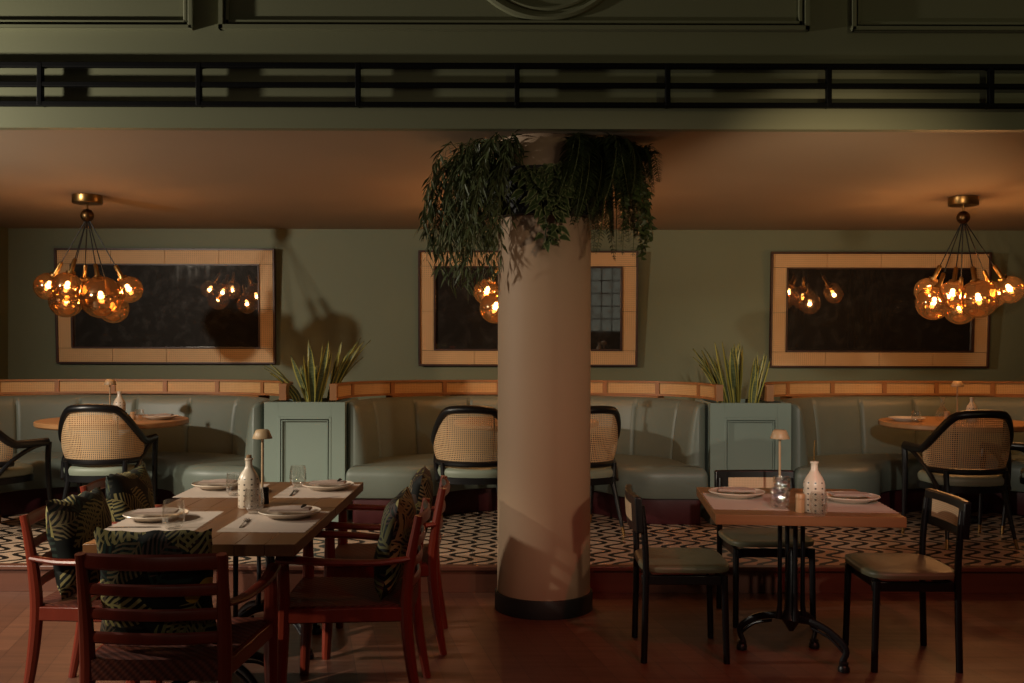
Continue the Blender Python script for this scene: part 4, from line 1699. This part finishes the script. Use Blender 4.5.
def hang_plant(name, label, seed, stems, leafmat, group=None):
    """stems: list of (path, style)."""
    root = thing(name, label, 'plant', (PX, PY, 2.41))
    off = Vector((-PX, -PY, -2.41))
    fm, sm = MB(), MB()
    r = random.Random(seed)
    for path, style in stems:
        path = [p + off for p in path]
        sm.tube(path, [0.0032 - 0.0016 * i / len(path) for i in range(len(path))], 5)
        n = len(path)
        for i in range(1, n):
            a, b = path[i - 1], path[i]
            d = (b - a).normalized()
            reps = style['reps']
            for q in range(reps):
                p = a.lerp(b, (q + r.random() * 0.6) / reps)
                t = (i + q / reps) / n
                if style['kind'] == 'willow':
                    ang = r.uniform(0, 2 * PI)
                    s = Vector((math.cos(ang), math.sin(ang), r.uniform(-0.9, 0.1)))
                    leaf(fm, p, d * 0.45 + s * 0.6, Vector((r.uniform(-1, 1), r.uniform(-1, 1), 1)), r.uniform(0.05, 0.085), r.uniform(0.011, 0.017), 0.35)
                elif style['kind'] == 'fern':
                    s = d.cross(Vector((0, 0, 1)))
                    if s.length < 0.2:
                        s = style['tan']
                    s.normalize()
                    ln = style['pin'] * math.sin(PI * min(0.12 + 0.86 * t, 1)) ** 0.8
                    for sg in (-1, 1):
                        leaf(fm, p, s * sg + d * 0.35 + Vector((0, 0, r.uniform(-0.15, 0.1))), Vector((0, 0, 1)) + d * 0.2, ln * r.uniform(0.85, 1.1), 0.012, 0.3,
                             (0.35, 0.9, 1.0, 0.7, 0.0))
                elif style['kind'] == 'heart':
                    ang = r.uniform(0, 2 * PI)
                    s = Vector((math.cos(ang), -abs(math.sin(ang)) - 0.2, r.uniform(-0.8, 0.2)))
                    leaf(fm, p + s * 0.015, s, Vector((r.uniform(-.4, .4), -1, 0.6)), r.uniform(0.05, 0.085), r.uniform(0.035, 0.055), 0.4,
                         (0.35, 1.0, 0.95, 0.55, 0.0))
                else:
                    ang = r.uniform(0, 2 * PI)
                    s = Vector((math.cos(ang), math.sin(ang), r.uniform(-0.6, 0.3)))
                    leaf(fm, p, s, Vector((r.uniform(-1, 1), -1, r.uniform(0, 1))), r.uniform(0.028, 0.045), r.uniform(0.022, 0.034), 0.3,
                         (0.4, 1.0, 0.7, 0.35, 0.0))
    fm.build('foliage', leafmat, root, angle=80)
    sm.build('stems', M['stemgreen'], root)
    return root

r = random.Random(21)
def th_of(deg):
    return R(deg)

W_ = {'kind': 'willow', 'reps': 3}
st = []
for k in range(46):
    th = R(r.uniform(168, 250))
    st.append((stem_path(th, r.uniform(0.06, 0.40), r.uniform(0.2, 0.62), r.uniform(0.30, 0.66), 0.30, 16, r.uniform(-0.16, 0.10)), W_))
for k in range(14):
    th = R(r.uniform(120, 180))
    st.append((stem_path(th, r.uniform(0.12, 0.40), r.uniform(0.2, 0.6), r.uniform(0.25, 0.6), 0.30, 16, r.uniform(-0.1, 0.1)), W_))
hang_plant('weeping_plant', 'weeping plant with narrow willowy leaves on the left of the pillar', 31, st, M['leafA'])

H_ = {'kind': 'heart', 'reps': 2}
st = []
for k in range(8):
    th = R(r.uniform(244, 288))
    st.append((stem_path(th, r.uniform(0.03, 0.09), r.uniform(0.03, 0.10), r.uniform(0.12, 0.30), 0.31, 9, r.uniform(-0.05, 0.05)), H_))
for k in range(4):
    th = R(r.uniform(266, 276))
    st.append((stem_path(th, r.uniform(0.05, 0.08), 0.04, r.uniform(0.38, 0.46), 0.31, 11, r.uniform(-0.04, 0.05)), H_))
hang_plant('trailing_pothos', 'trailing broad leaved plant hanging down the front of the pillar', 32, st, M['leafC'])

st = []
for k in range(62):
    th = R(r.uniform(288, 372))
    if k % 2:
        out, up, drop = r.uniform(0.12, 0.36), r.uniform(0.45, 1.0), r.uniform(0.06, 0.34)
    else:
        out, up, drop = r.uniform(0.05, 0.28), r.uniform(0.2, 0.6), r.uniform(0.24, 0.56)
    st.append((stem_path(th, out, up, drop, 0.28, 18, r.uniform(-0.22, 0.14)),
               {'kind': 'fern', 'reps': 3, 'pin': r.uniform(0.06, 0.10), 'tan': Vector((-math.sin(th), math.cos(th), 0))}))
hang_plant('hanging_fern', 'dense dark fern hanging on the right of the pillar', 33, st, M['leafB'])

st = []
for k in range(12):
    th = R(r.uniform(318, 380))
    st.append((stem_path(th, r.uniform(0.24, 0.34), r.uniform(0.1, 0.3), r.uniform(0.30, 0.50), 0.30, 14, r.uniform(-0.05, 0.05)), {'kind': 'ivy', 'reps': 4}))
hang_plant('trailing_ivy', 'small leaved ivy trailing at the far right of the pillar planter', 34, st, M['leafD'])

# ----------------------------------------------------------------------------
# light
# ----------------------------------------------------------------------------
def lamp(name, typ, loc, energy, color, target=None, **kw):
    l = bpy.data.lights.new(name, typ)
    l.energy = energy
    l.color = color
    for k, v in kw.items():
        setattr(l, k, v)
    o = bpy.data.objects.new(name, l)
    C.objects.link(o)
    o.location = loc
    if target is not None:
        o.rotation_euler = (Vector(target) - Vector(loc)).to_track_quat('-Z', 'Y').to_euler()
    return o

for p in LIGHT_SPOTS:
    lamp('bulb_light', 'POINT', p, 4.5 if p.x < -2 else (7.5 if p.x < 2 else 9.0), (1.0, 0.66, 0.38), None, shadow_soft_size=0.02)

lamp('left_spot', 'SPOT', (-4.68, 4.5, 2.30), 430, (1.0, 0.90, 0.74), (4.5, 9.5, 0.4), spot_size=R(145), spot_blend=0.9, shadow_soft_size=0.06)
lamp('front_spot', 'SPOT', (-1.9, -1.6, 2.3), 45, (1.0, 0.80, 0.62), (0.0, 6.2, 1.1), spot_size=R(42), spot_blend=0.9, shadow_soft_size=0.10)
lamp('pillar_fill', 'SPOT', (2.4, -1.2, 2.5), 420, (1.0, 0.74, 0.50), (0.25, 5.6, 1.3), spot_size=R(24), spot_blend=1.0, shadow_soft_size=0.10)  # fill added to brighten the right side of the pillar, no known fitting
lamp('floor_fill', 'SPOT', (-5.0, 0.6, 3.6), 1150, (1.0, 0.88, 0.68), (-2.45, 4.8, 0.0), spot_size=R(40), spot_blend=0.5, shadow_soft_size=0.05)  # added fill that lightens the floor at the lower left
lamp('top_fill', 'SPOT', (1.2, 0.4, 4.2), 85, (1.0, 0.60, 0.42), (1.4, 4.9, 0.5), spot_size=R(50), spot_blend=0.8, shadow_soft_size=0.12)  # unseen fill from above, warms the right table and floor
lamp('red_fill', 'SPOT', (1.9, 1.2, 4.0), 150, (1.0, 0.07, 0.05), (1.4, 4.1, 0.0), spot_size=R(62), spot_blend=0.9, shadow_soft_size=0.06)  # red fill added to redden the right floor, source unseen
lamp('right_planter_fill', 'SPOT', (0.5, -1.0, 2.6), 760, (1.0, 0.90, 0.74), (1.85, 7.4, 0.78), spot_size=R(20), spot_blend=1.0, shadow_soft_size=0.05)  # extra beam added to lift the dim right planter
lamp('ceiling_fill', 'SPOT', (1.0, 3.0, 1.5), 300, (1.0, 0.76, 0.50), (3.0, 9.6, 3.0), spot_size=R(42), spot_blend=1.0, shadow_soft_size=0.06)  # added uplight that brightens the right ceiling and back wall
lamp('upper_wall_fill', 'SPOT', (4.5, -1.5, 3.6), 70, (1.0, 0.86, 0.40), (2.2, 5.2, 3.4), spot_size=R(60), spot_blend=0.9, shadow_soft_size=0.06)  # weak warm fill added for the right part of the upper wall

w = bpy.data.worlds.new('World')
sc.world = w
w.use_nodes = True
bg = w.node_tree.nodes['Background']
bg.inputs[0].default_value = (0.75, 0.62, 0.50, 1)
bg.inputs[1].default_value = 0.04

# ----------------------------------------------------------------------------
# camera and colour
# ----------------------------------------------------------------------------
cam = bpy.data.cameras.new('Camera')
cam.lens = 35.0
cam.sensor_width = 36.0
cam.shift_y = (YH - 341.5) / 1024
cam.clip_start = 0.05
co = bpy.data.objects.new('Camera', cam)
C.objects.link(co)
co.location = (0, 0, EYE)
co.rotation_euler = (R(90), R(-0.13), 0)
sc.camera = co

sc.view_settings.view_transform = 'Standard'
sc.view_settings.look = 'None'
sc.view_settings.exposure = 0.0
sc.view_settings.gamma = 1.0
sc.view_settings.use_curve_mapping = False
sc.cycles.use_denoising = True
sc.cycles.max_bounces = 8
sc.cycles.transparent_max_bounces = 24
sc.cycles.sample_clamp_indirect = 3.0
